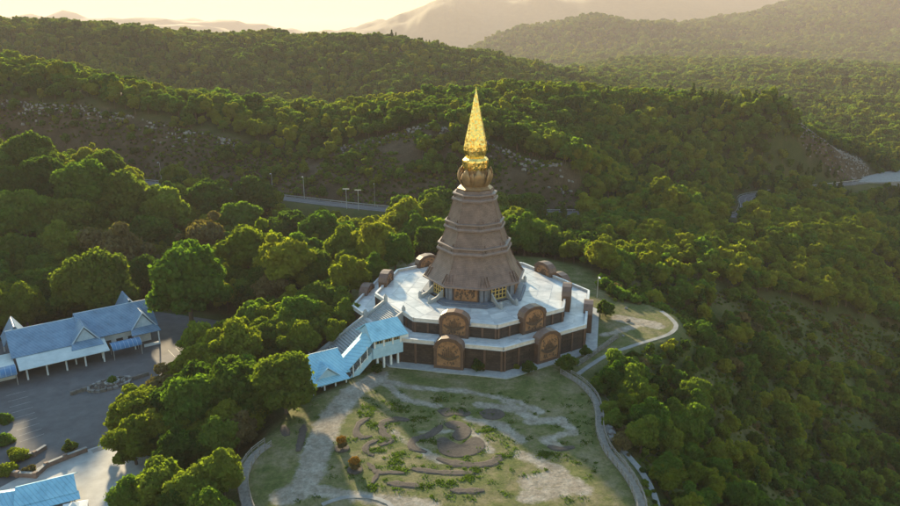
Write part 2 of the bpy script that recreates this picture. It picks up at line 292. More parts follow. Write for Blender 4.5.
def smooth_line(pts, step=1.0):
    P = [Vector(p) for p in pts]; P = [P[0] * 2 - P[1]] + P + [P[-1] * 2 - P[-2]]; out = []
    for i in range(1, len(P) - 2):
        n = max(2, int((P[i+1] - P[i]).length / step))
        for k in range(n):
            t = k / n; a, b, c, d = P[i-1], P[i], P[i+1], P[i+2]
            out.append(0.5 * ((2 * b) + (c - a) * t + (2 * a - 5 * b + 4 * c - d) * t * t + (3 * b - a - 3 * c + d) * t ** 3))
    out.append(P[-2]); return out
ROADS = smooth_line(ROAD, 6.0)
GARDEN = [at_z(*p, ZG) for p in ((268,444),(246,468),(241,490),(246,506),(262,545),(640,545),(642,506),(632,486),(620,467),(606,449),(600,432),(599,415),(594,399),(581,384),(563,373),(580,369),(606,356),(630,347),(660,339),(673,333),(676,327),(669,315),(645,306),(612,303),(600,290),(585,270),(540,258),(474,254),(410,258),(362,276),(345,300),(385,345),(372,372),(355,385),(310,405),(290,420))]
CARPARK = [at_z(*p, ZC) for p in ((-60,470),(-60,360),(10,338),(70,318),(160,312),(228,322),(250,336),(228,352),(180,372),(150,400),(110,440),(118,470),(110,520),(60,560),(-60,560))]
LSTATION = [Vector((-50.2+dx, -22+dy, -9.3)) for dx, dy in ((-9,-6),(4,2),(12,-10),(-2,-20))]
def height(x, y):
    x = np.atleast_1d(np.asarray(x, float)); y = np.atleast_1d(np.asarray(y, float))
    z = rbf(x, y); F = y - CAM.y
    far = np.clip(F - 560, 0, 4000)
    z = z + fbm(x / 90, y / 90) * np.clip(far / 60, 0, 9) + fbm(x / 420 + 5, y / 420) * np.clip((F - 1100) / 45, 0, 110) + fbm(x / 1500 + 9, y / 1500) * np.clip((F - 4200) / 20, 0, 240)
    z = z + fbm(x / 22, y / 22) * 1.6
    rd, rz = line_d(x, y, ROADS, [p.z for p in ROADS]); z = rz - 0.25 + (z - rz + 0.25) * sstep(6.5, 20, rd)
    g = sstep(-0.5, 9, poly_sd(x, y, GARDEN)); zg = ZG + 0.25 * fbm(x / 9, y / 9); z = zg + (z - zg) * g
    c = sstep(0, 12, poly_sd(x, y, CARPARK)); z = (ZC - 0.12) + (z - ZC + 0.12) * c
    return z
def h1(x, y): return float(height([x], [y])[0])

def project(x, y, z):
    dx, dy, dz = x - CAM.x, y - CAM.y, z - CAM.z; c, s = math.cos(PITCH), math.sin(PITCH); d = dy * c - dz * s; u = dy * s + dz * c
    return 450 + FPX * dx / d, 253 - FPX * u / d, d
def axis(lo, hi, fine, growth, lim0, lim1):
    a = list(np.arange(lo, hi, fine)); s = fine; v = a[-1]
    while v < lim1: s = max(s, fine) * growth; v += s; a.append(v)
    s = fine; v = a[0]; pre = []
    while v > lim0: s *= growth; v -= s; pre.append(v)
    return np.array(pre[::-1] + a)
gx = axis(-60, 62, 0.55, 1.035, -11000, 11000)
gy = axis(-92, 20, 0.6, 1.017, -600, 16000)
X, Y = np.meshgrid(gx, gy); Xf, Yf = X.ravel(), Y.ravel(); Zf = height(Xf, Yf)
nx, ny = len(gx), len(gy)
idx = np.arange(nx * ny).reshape(ny, nx)
quads = np.stack([idx[:-1, :-1], idx[:-1, 1:], idx[1:, 1:], idx[1:, :-1]], -1).reshape(-1, 4)
gm = bpy.data.meshes.new('ground'); gm.vertices.add(nx * ny); gm.vertices.foreach_set('co', np.stack([Xf, Yf, Zf], -1).astype(np.float32).ravel())
gm.loops.add(len(quads) * 4); gm.loops.foreach_set('vertex_index', quads.astype(np.int32).ravel())
gm.polygons.add(len(quads)); gm.polygons.foreach_set('loop_start', np.arange(0, len(quads) * 4, 4, dtype=np.int32)); gm.polygons.foreach_set('use_smooth', np.ones(len(quads), bool)); gm.update()
# what grows where: dirt (worn paths), lawn, cut (bare road cutting)
PATHS = [([(378,376),(352,393),(330,420),(317,450),(312,472),(300,490),(285,496)], 3.0), ([(300,488),(330,492),(380,500),(430,506)], 2.0), ([(378,380),(420,388),(470,392),(520,402),(540,412)], 1.1),
         ([(380,378),(405,400),(440,406)], 1.0), ([(395,432),(415,447),(440,460)], 1.2), ([(470,420),(500,425),(520,440)], 1.6), ([(505,400),(535,420)], 1.4), ([(530,422),(560,420),(575,432),(545,440),(560,448)], 1.3), ([(520,455),(560,470)], 1.6),
         ([(530,482),(560,479),(582,490)], 2.6), ([(528,497),(568,490)], 2.2), ([(420,432),(470,430),(490,450)], 0.9), ([(480,405),(510,408)], 1.6),
         ([(604,375),(612,400),(612,430),(625,460),(645,500)], 0.7), ([(620,318),(655,325)], 3.0), ([(605,335),(640,325)], 1.5)]
PATHS = [([at_z(*p, ZG) for p in pl], w) for pl, w in PATHS]
dirt = np.zeros(nx * ny); near = (np.abs(Xf) < 75) & (Yf > -130) & (Yf < 40)
xn, yn = Xf[near], Yf[near]; dv = np.full(xn.shape, -9.0)
for pl, w in PATHS: dv = np.maximum(dv, w - line_d(xn, yn, pl))
dirt[near] = np.clip(0.5 + dv * 0.28, 0, 1) * 0.9
gs = poly_sd(Xf, Yf, GARDEN); lawn = 1 - sstep(-1, 5, gs)
RIML = [at_f(*p) for p in RIM_L]; RIMR = [at_f(*p) for p in RIM_R]
rd = line_d(Xf, Yf, ROADS); cutd = np.minimum(line_d(Xf, Yf, RIML), line_d(Xf, Yf, RIMR))
def cut_mask(x, y):
    d = np.minimum(line_d(x, y, RIML), line_d(x, y, RIMR)); r = line_d(x, y, ROADS)
    side = np.interp(x, [p.x for p in ROADS], [p.y for p in ROADS]); rim = np.interp(x, [p.x for p in RIML + RIMR], [p.y for p in RIML + RIMR])
    between = (y > side) & (y < rim + 3)
    e = (x > at_f(-60,98,455).x) & (x < at_f(690,214,345).x)
    right = np.zeros(x.shape, bool); q = np.nonzero((x > 150) & (x < 420) & (y > 200) & (y < 380))[0]
    if len(q):
        px, py, d = project(x[q], y[q], height(x[q], y[q]) + 2); right[q] = poly_sd(px, py, [(790, 112), (806, 112), (845, 140), (880, 177), (850, 184), (812, 160)]) < 0
    return ((between & e) | right).astype(float)
cut = cut_mask(Xf, Yf)
for nm, arr in (('dirt', dirt), ('lawn', lawn), ('cut', cut), ('far', sstep(150, 420, Yf + 193.5) * (1 - cut))):
    a = gm.attributes.new(nm, 'FLOAT', 'POINT'); a.data.foreach_set('value', arr.astype(np.float32))
def ground_material():
    m, n, l = nt('ground_earth'); out = n.new('ShaderNodeOutputMaterial'); p = n.new('ShaderNodeBsdfPrincipled'); l.new(p.outputs[0], out.inputs[0]); p.inputs['Roughness'].default_value = 0.95; p.inputs['Specular IOR Level'].default_value = 0.1
    tc = n.new('ShaderNodeTexCoord')
    def noise(s, d=6, r=0.65):
        z = n.new('ShaderNodeTexNoise'); z.inputs['Scale'].default_value = s; z.inputs['Detail'].default_value = d; z.inputs['Roughness'].default_value = r; l.new(tc.outputs['Object'], z.inputs['Vector']); return z.outputs['Fac']
    def attr(a): q = n.new('ShaderNodeAttribute'); q.attribute_name = a; return q.outputs['Fac']
    def math_(op, a, b):
        q = n.new('ShaderNodeMath'); q.operation = op
        for k, v in enumerate((a, b)):
            if isinstance(v, (int, float)): q.inputs[k].default_value = v
            else: l.new(v, q.inputs[k])
        return q.outputs[0]
    def mix(f, a, b):
        q = n.new('ShaderNodeMixRGB'); l.new(f, q.inputs[0]); l.new(a, q.inputs[1]); l.new(b, q.inputs[2]); return q.outputs[0]
    def rmp(f, st): r = ramp(n, st); l.new(f, r.inputs[0]); return r.outputs[0]
    wild = rmp(noise(0.06, 8, 0.7), [(0.36, (0.036, 0.052, 0.016)), (0.5, (0.066, 0.080, 0.027)), (0.66, (0.118, 0.104, 0.050))])
    grass = rmp(noise(0.16, 8, 0.72), [(0.32, (0.062, 0.085, 0.026)), (0.46, (0.100, 0.112, 0.042)), (0.56, (0.150, 0.138, 0.074)), (0.70, (0.21, 0.180, 0.125))])
    fine = rmp(noise(1.6, 6, 0.75), [(0.3, (0.62, 0.66, 0.6)), (0.7, (1.3, 1.28, 1.25))])
    dirtc = rmp(noise(0.35, 7, 0.7), [(0.3, (0.16, 0.135, 0.112)), (0.5, (0.25, 0.222, 0.198)), (0.74, (0.36, 0.34, 0.32))])
    cutc = rmp(noise(0.12, 8, 0.72), [(0.34, (0.034, 0.028, 0.018)), (0.5, (0.060, 0.046, 0.031)), (0.68, (0.105, 0.080, 0.060))])
    c = mix(attr('lawn'), wild, grass)
    farc = rmp(noise(0.02, 9, 0.75), [(0.35, (0.024, 0.036, 0.012)), (0.5, (0.045, 0.058, 0.018)), (0.66, (0.085, 0.080, 0.032))])
    c = mix(attr('far'), c, farc)
    c = mix(attr('cut'), c, cutc)
    dm = math_('ADD', attr('dirt'), math_('MULTIPLY', math_('SUBTRACT', noise(0.5, 8, 0.75), 0.5), 0.9))
    patch = math_('MULTIPLY', attr('lawn'), math_('SUBTRACT', noise(0.075, 6, 0.7), 0.52))
    dm = math_('ADD', dm, math_('MULTIPLY', patch, 0.9))
    c = mix(rmp(dm, [(0.38, (0, 0, 0)), (0.6, (1, 1, 1))]), c, dirtc)
    q = n.new('ShaderNodeMixRGB'); q.blend_type = 'MULTIPLY'; q.inputs[0].default_value = 1; l.new(c, q.inputs[1]); l.new(fine, q.inputs[2]); l.new(q.outputs[0], p.inputs['Base Color'])
    b = n.new('ShaderNodeBump'); b.inputs['Strength'].default_value = 0.8; b.inputs['Distance'].default_value = 0.35; l.new(noise(1.1, 8, 0.75), b.inputs['Height']); l.new(b.outputs[0], p.inputs['Normal'])
    return m
gm.materials.append(ground_material())
ground = link('ground', gm); ground['kind'] = 'structure'

def ribbon(name, pts, width, mt, dz=0.0, follow=False, kind='structure', parent=None, th=0.3):
    mb = MB(); rings = []
    for i, p in enumerate(pts):
        p = Vector(p); d = (Vector(pts[min(i+1, len(pts)-1)]) - Vector(pts[max(i-1, 0)])); d.z = 0; d.normalize(); s = Vector((d.y, -d.x, 0)) * (width / 2)
        z = (h1(p.x, p.y) if follow else p.z) + dz; rings.append([(p.x - s.x, p.y - s.y, z - th), (p.x + s.x, p.y + s.y, z - th), (p.x + s.x, p.y + s.y, z), (p.x - s.x, p.y - s.y, z)])
    mb.loft(rings); return mb.build(name, mt, parent, kind=kind)
ribbon('road', ROADS, 8.0, M['asphalt'], 0.02)
for off, nm in ((-3.6, 'road_edge_line'), (3.6, 'road_edge_line'), (0.0, 'road_centre_line')):
    pp = []
    for i, p in enumerate(ROADS):
        d = ROADS[min(i+1, len(ROADS)-1)] - ROADS[max(i-1, 0)]; d.z = 0; d.normalize(); pp.append(p + Vector((d.y, -d.x, 0)) * off)
    ribbon(nm, pp, 0.22, M['paint'], 0.028, th=0.004)

# ------------------------------------------------------------------ car park
ca = MB().prism([(p.x, p.y) for p in CARPARK], ZC - 0.4, ZC).build('car_park', M['asphalt'], kind='structure')
pav = [at_z(*p, ZC) for p in ((50,462),(100,446),(150,437),(160,470),(150,520),(60,560),(-60,560),(-60,500),(0,488))]
MB().prism([(p.x, p.y) for p in pav], ZC - 0.3, ZC + 0.10).build('forecourt_paving', M['paving'], kind='structure')
ribbon('forecourt_kerb', [at_z(*p, ZC) for p in ((92,452),(120,442),(150,433),(165,428))], 1.5, M['concrete'], 0.16)
bay = []
for i in range(9):                                      # bays along the planted edge
    t = i / 8; bay.append((at_z(6 + 14 * t, 396 + 46 * t, ZC), at_z(26 + 18 * t, 391 + 43 * t, ZC)))
for i in range(7):
    t = i / 6; bay.append((at_z(108 + 42 * t, 409 - 16 * t, ZC), at_z(114 + 42 * t, 420 - 17 * t, ZC)))
for i in range(5):
    t = i / 4; bay.append((at_z(168 + 30 * t, 350 - 9 * t, ZC), at_z(175 + 30 * t, 357 - 10 * t, ZC)))
for a, b in bay:
    d = (b - a); s = Vector((d.y, -d.x, 0)).normalized() * 0.06
    o = MB().add([a - s, a + s, b + s, b - s], [(0, 1, 2, 3)]).build('parking_line', M['paint'], ca); o.location.z += 0.006

# ------------------------------------------------------------------ pagoda and terraces (octagonal, faces at TH0 + 45 k)
TH0 = -102.5
def fdir(k): a = R(TH0 + 45 * k); return Vector((math.cos(a), math.sin(a), 0)), Vector((-math.sin(a), math.cos(a), 0))
def octa(ap, z):
    r = ap / math.cos(R(22.5)); return [(r * math.cos(R(TH0 - 22.5 + 45 * k)), r * math.sin(R(TH0 - 22.5 + 45 * k)), z) for k in range(8)]
def fbox(mb, k, ap, off, size, z0, tilt=None):
    n, t = fdir(k); c = n * ap + t * off; return mb.box((c.x, c.y, z0 + size[2] / 2), size, R(TH0 + 45 * k))

APL, APU, ZU = 32.8, 26.6, 3.2
ter = empty('octagonal_terrace', (0, 0, ZG), 'two-level octagonal pale marble terrace with dark clad walls around the pagoda', 'terrace')
MB().prism([v[:2] for v in octa(APL - 0.15, 0)], ZG - 0.6, -0.22).build('lower_wall', M['dark'], ter)
MB().loft([octa(APL + 0.12, -0.22), octa(APL + 0.12, -0.06)]).build('lower_slab', M['marble2'], ter)
MB().prism([v[:2] for v in octa(APU - 0.15, 0)], -0.1, ZU - 0.22).build('upper_wall', M['dark'], ter)
MB().loft([octa(APU + 0.12, ZU - 0.22), octa(APU + 0.12, ZU - 0.06)]).build('upper_slab', M['marble2'], ter)
MB().loft([octa(APL + 3.2, ZG - 0.2), octa(APL + 3.2, ZG + 0.18)]).build('apron_walkway', M['stair'], ter)
def paving(ap0, ap1, z, nb, nc, pm):
    for k in range(8):
        n, t = fdir(k)
        for i in range(nb):
            a0 = ap0 + (ap1 - ap0) * i / nb + 0.05; a1 = ap0 + (ap1 - ap0) * (i + 1) / nb - 0.05
            for j in range(nc):
                f0, f1 = -1 + 2 * j / nc, -1 + 2 * (j + 1) / nc; tn = math.tan(R(22.5)); g = 0.05
                q = [n * a0 + t * (a0 * tn * f0 + g), n * a1 + t * (a1 * tn * f0 + g), n * a1 + t * (a1 * tn * f1 - g), n * a0 + t * (a0 * tn * f1 - g)]
                MB().prism([v[:2] for v in q], z - 0.065, z + 0.0).build('paving_panel', pm[(i + j + k) % 2], ter)
paving(APU, APL - 0.75, 0.0, 2, 4, (M['marble'], M['marble2'])); paving(14.6, APU - 0.75, ZU, 3, 3, (M['marble'], M['marble2']))
# parapets: one length each side of a stele
def parapet(ap, z, k, o0, o1, h=0.75, w=0.45):
    L = o1 - o0; c = (o0 + o1) / 2
    a = fbox(MB(), k, ap - w / 2, c, (w, L, h), z - 0.06).build('parapet', M['coping'], ter)
    fbox(MB(), k, ap - w / 2 - 0.02, c, (w + 0.16, L + 0.05, 0.12), z + h - 0.06).build('parapet_cap', M['marble'], a)
for k in range(8):
    hl = APL * math.tan(R(22.5)) - 0.2; hu = APU * math.tan(R(22.5)) - 0.2
    stair_face = (k == 7)
    if not stair_face:
        for s in (-1, 1):
            a, b = sorted((s * 3.9, s * hl)); parapet(APL, 0, k, a, b)
            a, b = sorted((s * 4.2, s * hu)); parapet(APU, ZU, k, a, b)
    else:
        for s in (-1, 1):
            a, b = sorted((s * 5.4, s * hu)); parapet(APU, ZU, k, a, b)
        parapet(APL, 0, k, -hl, -5.2)
    n, t = fdir(k); nn = (n * APU + t * APU * math.tan(R(22.5)))
    # pilasters on the walls
    for ap, z0, z1, half in ((APL - 0.1, ZG, -0.22, hl), (APU - 0.1, -0.06, ZU - 0.22, hu)):
        for off in (-half * 0.98, -half * 0.66, half * 0.66, half * 0.98):
            fbox(MB(), k, ap, off, (0.35, 0.5, z1 - z0 - 0.05), z0).build('pilaster', M['frame'], ter)
# steles with arched tops
def stele(k, ap, z0, w, h, d, boat=True):
    n, t = fdir(k); c = n * ap
    def prof(wd, hh, y, zb):
        q = [(-wd/2, zb), (wd/2, zb), (wd/2, hh * 0.66), (wd/2 * 0.86, hh * 0.83), (wd/2 * 0.52, hh * 0.955), (0, hh), (-wd/2 * 0.52, hh * 0.955), (-wd/2 * 0.86, hh * 0.83), (-wd/2, hh * 0.66)]
        return [c + n * y + t * a + Vector((0, 0, z0 + b)) for a, b in q]
    body = MB().sheet(prof(w, h, -d / 2, 0), d, n).build('stele', M['frame'], ter); bevel(body, 0.1)
    # projecting frame on both faces and sunk relief
    for s in (1, -1):
        ring_o = prof(w, h, 0, 0); ring_i = prof(w - 1.5, h - 0.75, 0, 0.75)
        off = n * (s * (d / 2 - 0.02)); off2 = n * (s * (d / 2 + 0.28)); mb = MB()
        m = len(ring_o); vsx = [v + off2 for v in ring_o] + [v + off2 for v in ring_i] + [v + off for v in ring_o] + [v + off for v in ring_i]; fs = []
        for i in range(m):
            j = (i + 1) % m; fs += [(i, j, m + j, m + i), (m + i, m + j, 3 * m + j, 3 * m + i), (i, 2 * m + i, 2 * m + j, j)]
        mb.add(vsx, fs); mb.build('stele_frame', M['tier_trim'] if False else M['frame'], body)
        MB().sheet([v + n * (s * (d / 2 + 0.04)) for v in prof(w - 1.46, h - 0.7, 0, 0.7)], 0.06 * s, n).build('relief', M['bronze'], body)
        # raised figures: a curved boat shape, mast and a row of bosses
        mb = MB(); base = c + n * (s * (d / 2 + 0.14)); r2 = random.Random(k * 13 + s + int(ap))
        for i in range(15):
            a = -1 + 2 * i / 14; hh = 0.32 + 0.25 * (1 - a * a); mb.box(base + t * (a * w * 0.33) + Vector((0, 0, z0 + h * (0.34 + 0.11 * a * a))), (0.22, w * 0.05, hh * 1.6), R(TH0 + 45 * k))
        for i in range(9):
            a = -1 + 2 * i / 8; hh = h * (0.10 + 0.20 * (1 - abs(a)) ** 1.3 + 0.03 * r2.random()); mb.box(base + t * (a * w * 0.2) + Vector((0, 0, z0 + h * 0.42 + hh / 2)), (0.2, w * 0.035, hh), R(TH0 + 45 * k), 0.5)
        for i in range(26):
            q = Vector((0, 0, z0 + h * (0.14 + 0.12 * r2.random()))) if r2.random() < 0.5 else Vector((0, 0, z0 + h * (0.55 + 0.22 * r2.random())))
            mb.box(base + t * ((r2.random() - 0.5) * w * 0.62) + q, (0.16, 0.18 + 0.3 * r2.random(), 0.18 + 0.35 * r2.random()), R(TH0 + 45 * k), 0.6)
        mb.build('relief_figure', M['bronze_dark'], body, kind='stuff')
    top = MB(); pr = prof(w + 0.35, h + 0.16, 0, 0); pr0 = prof(w - 0.04, h - 0.04, 0, 0); idx_ = (2, 3, 4, 5, 6, 7, 8)
    for a, b in zip(idx_[:-1], idx_[1:]):
        q = [pr[a], pr[b], pr0[b], pr0[a]]; top.sheet([v - n * (d / 2 + 0.35) for v in q], d + 0.7, n)
    top.build('stele_cap', M['cap'], body)
for k in range(8):
    if k == 7: continue
    stele(k, APL + 0.1, ZG + 0.1, 7.5, 8.3, 1.9); stele(k, APU + 0.1, -0.02, 7.6, 7.0, 1.8)
# stair from the lower to the upper terrace and the long stair from the ground, on the face towards the covered stairway
def stairs(name, k, a0, z0, a1, z1, off, half, nst, parent, wall=True):
    n, t = fdir(k); st = empty(name, n * a0 + t * off + Vector((0, 0, z0)), None, None) if parent is None else None
    for i in range(nst):
        f0 = i / nst; f1 = (i + 1) / nst; aa = a0 + (a1 - a0) * f0; ab = a1
        c = n * ((aa + ab) / 2) + t * off; zt = z0 + (z1 - z0) * f1
        MB().box((c.x, c.y, z0 + (z1 - z0) * f0 + (zt - z0 - (z1 - z0) * f0) / 2), (abs(ab - aa), 2 * half, zt - (z0 + (z1 - z0) * f0)), R(TH0 + 45 * k)).build('step', M['stair'], parent or st)
    if wall:
        for s in (-1, 1):
            q = [(a0 + 0.3, z0 - 0.5), (a1, z0 - 0.5), (a1, z1 + 0.9), (a0 + 0.3, z0 + 0.9)]
            pts = [n * a + t * (off + s * half) + Vector((0, 0, z)) for a, z in q]
            MB().sheet(pts, 0.5 * s, t).build('balustrade', M['stair'], parent or st)
            for a, z in ((a0 + 0.4, z0), (a1, z1)):
                c = n * a + t * (off + s * (half + 0.25)); mb = MB().box((c.x, c.y, z + 0.7), (0.75, 0.75, 2.0), R(TH0 + 45 * k)); mb.box((c.x, c.y, z + 2.0), (0.6, 0.6, 0.7), R(TH0 + 45 * k), 0.15); mb.build('post', M['stair'], parent or st)
    return st
stairs('terrace_stair', 7, APU + 5.4, -0.03, APU - 0.4, ZU, 0, 4.9, 12, ter)
ls = stairs('long_stair', 7, 49.0, -8.6, APL + 0.1, -0.03, -0.5, 4.2, 24, None)
tag(ls, 'long grey stone staircase climbing beside the sky-blue roofed stairway', 'staircase')

# pagoda
pg = empty('pagoda', (0, 0, ZU), 'tall octagonal brown tiled pagoda with golden spire', 'pagoda')
ZP = ZU + 0.9
MB().loft([octa(14.5, ZU - 0.05), octa(14.5, ZU + 0.45), octa(13.9, ZU + 0.45), octa(13.9, ZP)]).build('plinth', M['bluegrey'], pg)
MB().loft([octa(11.6, ZP - 0.05), octa(11.6, 9.4)]).build('wall', M['bluegrey'], pg)
for k in range(8):
    n, t = fdir(k)
    for s in (-1, 1):                                   # corner piers
        c = n * 11.75 + t * (s * 4.35); MB().box((c.x, c.y, (ZP + 9.0) / 2), (0.9, 1.0, 9.0 - ZP), R(TH0 + 45 * k)).build('pier', M['bluegrey'], pg)
    if k % 2 == 0:                                      # relief faces
        b = fbox(MB(), k, 11.9, 0, (0.9, 6.9, 4.5), ZP).build('relief_panel', M['frame'], pg)
        fbox(MB(), k, 12.38, 0, (0.14, 6.2, 3.9), ZP + 0.3).build('relief', M['bronze'], b)
        mb = MB(); r2 = random.Random(k)
        for i in range(40): fbox(mb, k, 12.47, (r2.random() - 0.5) * 5.6, (0.14, 0.2 + 0.4 * r2.random(), 0.3 + 0.5 * r2.random()), ZP + 0.4 + 3.0 * r2.random())
        mb.build('relief_figure', M['bronze_dark'], b, kind='stuff')
    else:                                               # doorways with yellow lattice doors and a short stair
        d = fbox(MB(), k, 11.75, 0, (0.5, 5.0, 4.5), ZP).build('doorway', M['glass'], pg)
        for i in range(4): fbox(MB(), k, 12.06, -1.8 + 1.2 * i, (0.14, 0.95, 0.35), ZP + 0.05).build('door_base', M['door'], d)
        for i in range(5): fbox(MB(), k, 12.08, -2.4 + 1.2 * i, (0.2, 0.24, 4.0), ZP + 0.02).build('mullion', M['door'], d)
        for z in (1.35, 2.5, 3.75): fbox(MB(), k, 12.07, 0, (0.16, 4.9, 0.2), ZP + z).build('transom', M['door'], d)
        for i in range(5):
            fbox(MB(), k, 15.0 - i * 0.3 + 0.4 - 0.6, 0, (2.4 - i * 0.42, 4.4, (ZP - ZU) / 5), ZU + i * (ZP - ZU) / 5).build('door_step', M['stair'], pg)
        for s in (-1, 1):
            q = [(12.3, ZU), (16.6, ZU), (16.6, ZU + 0.9), (14.4, ZU + 1.5), (12.3, ZU + 3.2)]
            MB().sheet([n * a + t * (s * 2.35) + Vector((0, 0, z)) for a, z in q], 0.45 * s, t).build('door_balustrade', M['stair'], pg)
            c = n * 16.7 + t * (s * 2.6); mb = MB().box((c.x, c.y, ZU + 0.8), (0.7, 0.7, 1.6), R(TH0 + 45 * k)); mb.box((c.x, c.y, ZU + 1.85), (0.6, 0.6, 0.5), R(TH0 + 45 * k), 0.1); mb.build('door_post', M['stair'], pg)
# tiers: (apothem bottom, z bottom, apothem top, z top)
TIERS = [(13.7, 8.4, 9.1, 17.3), (9.9, 16.6, 7.3, 23.6), (8.0, 22.9, 5.5, 31.2), (5.9, 30.6, 4.7, 33.2)]
MB().loft([octa(11.5, 8.6), octa(13.3, 8.0), octa(13.9, 8.15), octa(13.9, 8.55), octa(13.2, 8.75)]).build('eave', M['tier_trim'], pg)
for i, (a0, z0, a1, z1) in enumerate(TIERS):
    rings = []; N = 7
    for j in range(N + 1):
        f = j / N; cur = a0 + (a1 - a0) * f; sag = (0.10 * (a0 - a1)) * math.sin(math.pi * f) * (1.6 if i == 0 else 0.9)
        rings.append(octa(cur - sag, z0 + (z1 - z0) * f))
    tr = MB().loft(rings).build('tier', M['tier'], pg)
    if i > 0:
        MB().loft([octa(a0 - 0.9, z0 - 0.35), octa(a0 + 0.22, z0 - 0.3), octa(a0 + 0.30, z0 + 0.15), octa(a0 + 0.05, z0 + 0.5)]).build('tier_band', M['tier_trim'], tr)
        MB().loft([octa(a0 - 0.1, z0 + 1.35), octa(a0 + 0.05, z0 + 1.38), octa(a0 - 0.02, z0 + 1.75), octa(a0 - 0.4, z0 + 1.8)]).build('tier_moulding', M['tier_trim'], tr)
    # fins at the foot of every slope face and hip ribs along the corners
    for k in range(8):
        n, t = fdir(k); half = a0 * math.tan(R(22.5))
        nf = (11, 9, 8, 3)[i]; hf = (2.5, 2.0, 2.0, 0.9)[i]
        for j in range(nf):
            o = (-0.86 + 1.72 * j / (nf - 1)) * half
            if abs(o) < half * 0.52: continue
            sl = (a0 - a1) / (z1 - z0)
            zb = z0 + (0.35 if i == 0 else 0.5)
            q = [(a0 - 0.5 - sl * (zb - z0), zb), (a0 + 0.14 - sl * (zb - z0) * 1.1, zb), (a0 + 0.05 - sl * hf * 1.25, zb + hf), (a0 - 0.5 - sl * hf * 1.25, zb + hf)]
            MB().sheet([n * a + t * (o * (1 if True else 1) - 0.14) + Vector((0, 0, z)) for a, z in q], 0.28, t).build('fin', M['tier'], tr)
        co = [Vector(r[k]) for r in rings]
        MB().tube([v * 1.0 + Vector((0, 0, 0.06)) for v in co], 0.12, 5).build('hip_rib', M['tier'], tr)
# neck, lotus petals, ring and golden spire
MB().loft([octa(4.4, 33.0), octa(4.7, 33.5), octa(3.5, 34.4), octa(3.0, 36.0), octa(3.1, 38.5), octa(2.8, 40.8)]).build('neck', M['petal'], pg)
def petal(ang, r0, z0, h, w, lean, m_, nm):
    mb = MB(); rows = 7; vs_ = []; nrm = Vector((math.cos(ang), math.sin(ang), 0)); tt = Vector((-math.sin(ang), math.cos(ang), 0))
    for j in range(rows + 1):
        f = j / rows; wd = w * (math.sin(math.pi * (0.18 + 0.82 * f)) ** 0.75) if f < 1 else 0.02; out = r0 + lean * math.sin(f * 2.2) * (1 - 0.35 * f)
        for s in (-1, -0.5, 0, 0.5, 1):
            for th in (0,): vs_.append(nrm * (out + 0.22 * (1 - s * s)) + tt * (s * wd) + Vector((0, 0, z0 + h * f)))
    fs = [(j * 5 + q, j * 5 + q + 1, j * 5 + q + 6, j * 5 + q + 5) for j in range(rows) for q in range(4)]
    mb.add(vs_, fs); o = mb.build(nm, m_, pg, smooth=True); sd = o.modifiers.new('thick', 'SOLIDIFY'); sd.thickness = 0.16; return o
for k in range(8):
    petal(R(TH0 + 45 * k), 3.1, 33.3, 4.9, 1.5, 1.1, M['petal'], 'petal')
    petal(R(TH0 + 22.5 + 45 * k), 3.1, 33.6, 5.6, 1.4, 2.2, M['petal'], 'outer_petal')
MB().loft([octa(2.6, 37.2), octa(3.0, 38.2), octa(3.3, 39.4), octa(3.45, 40.8), octa(3.4, 41.3), octa(2.9, 41.9), octa(2.4, 42.1)]).build('gold_ring', M['gold'], pg)
MB().loft([octa(a, z) for a, z in ((2.35, 41.9), (2.8, 42.7), (3.05, 43.9), (3.0, 45.0), (2.62, 47.2), (2.05, 50.0), (1.4, 53.2), (0.82, 56.3), (0.34, 58.8), (0.05, 60.2))]).build('spire', M['gold'], pg)
MB().tube([(0, 0, 59.8), (0, 0, 61.0)], [0.14, 0.03], 6).build('finial', M['gold'], pg)

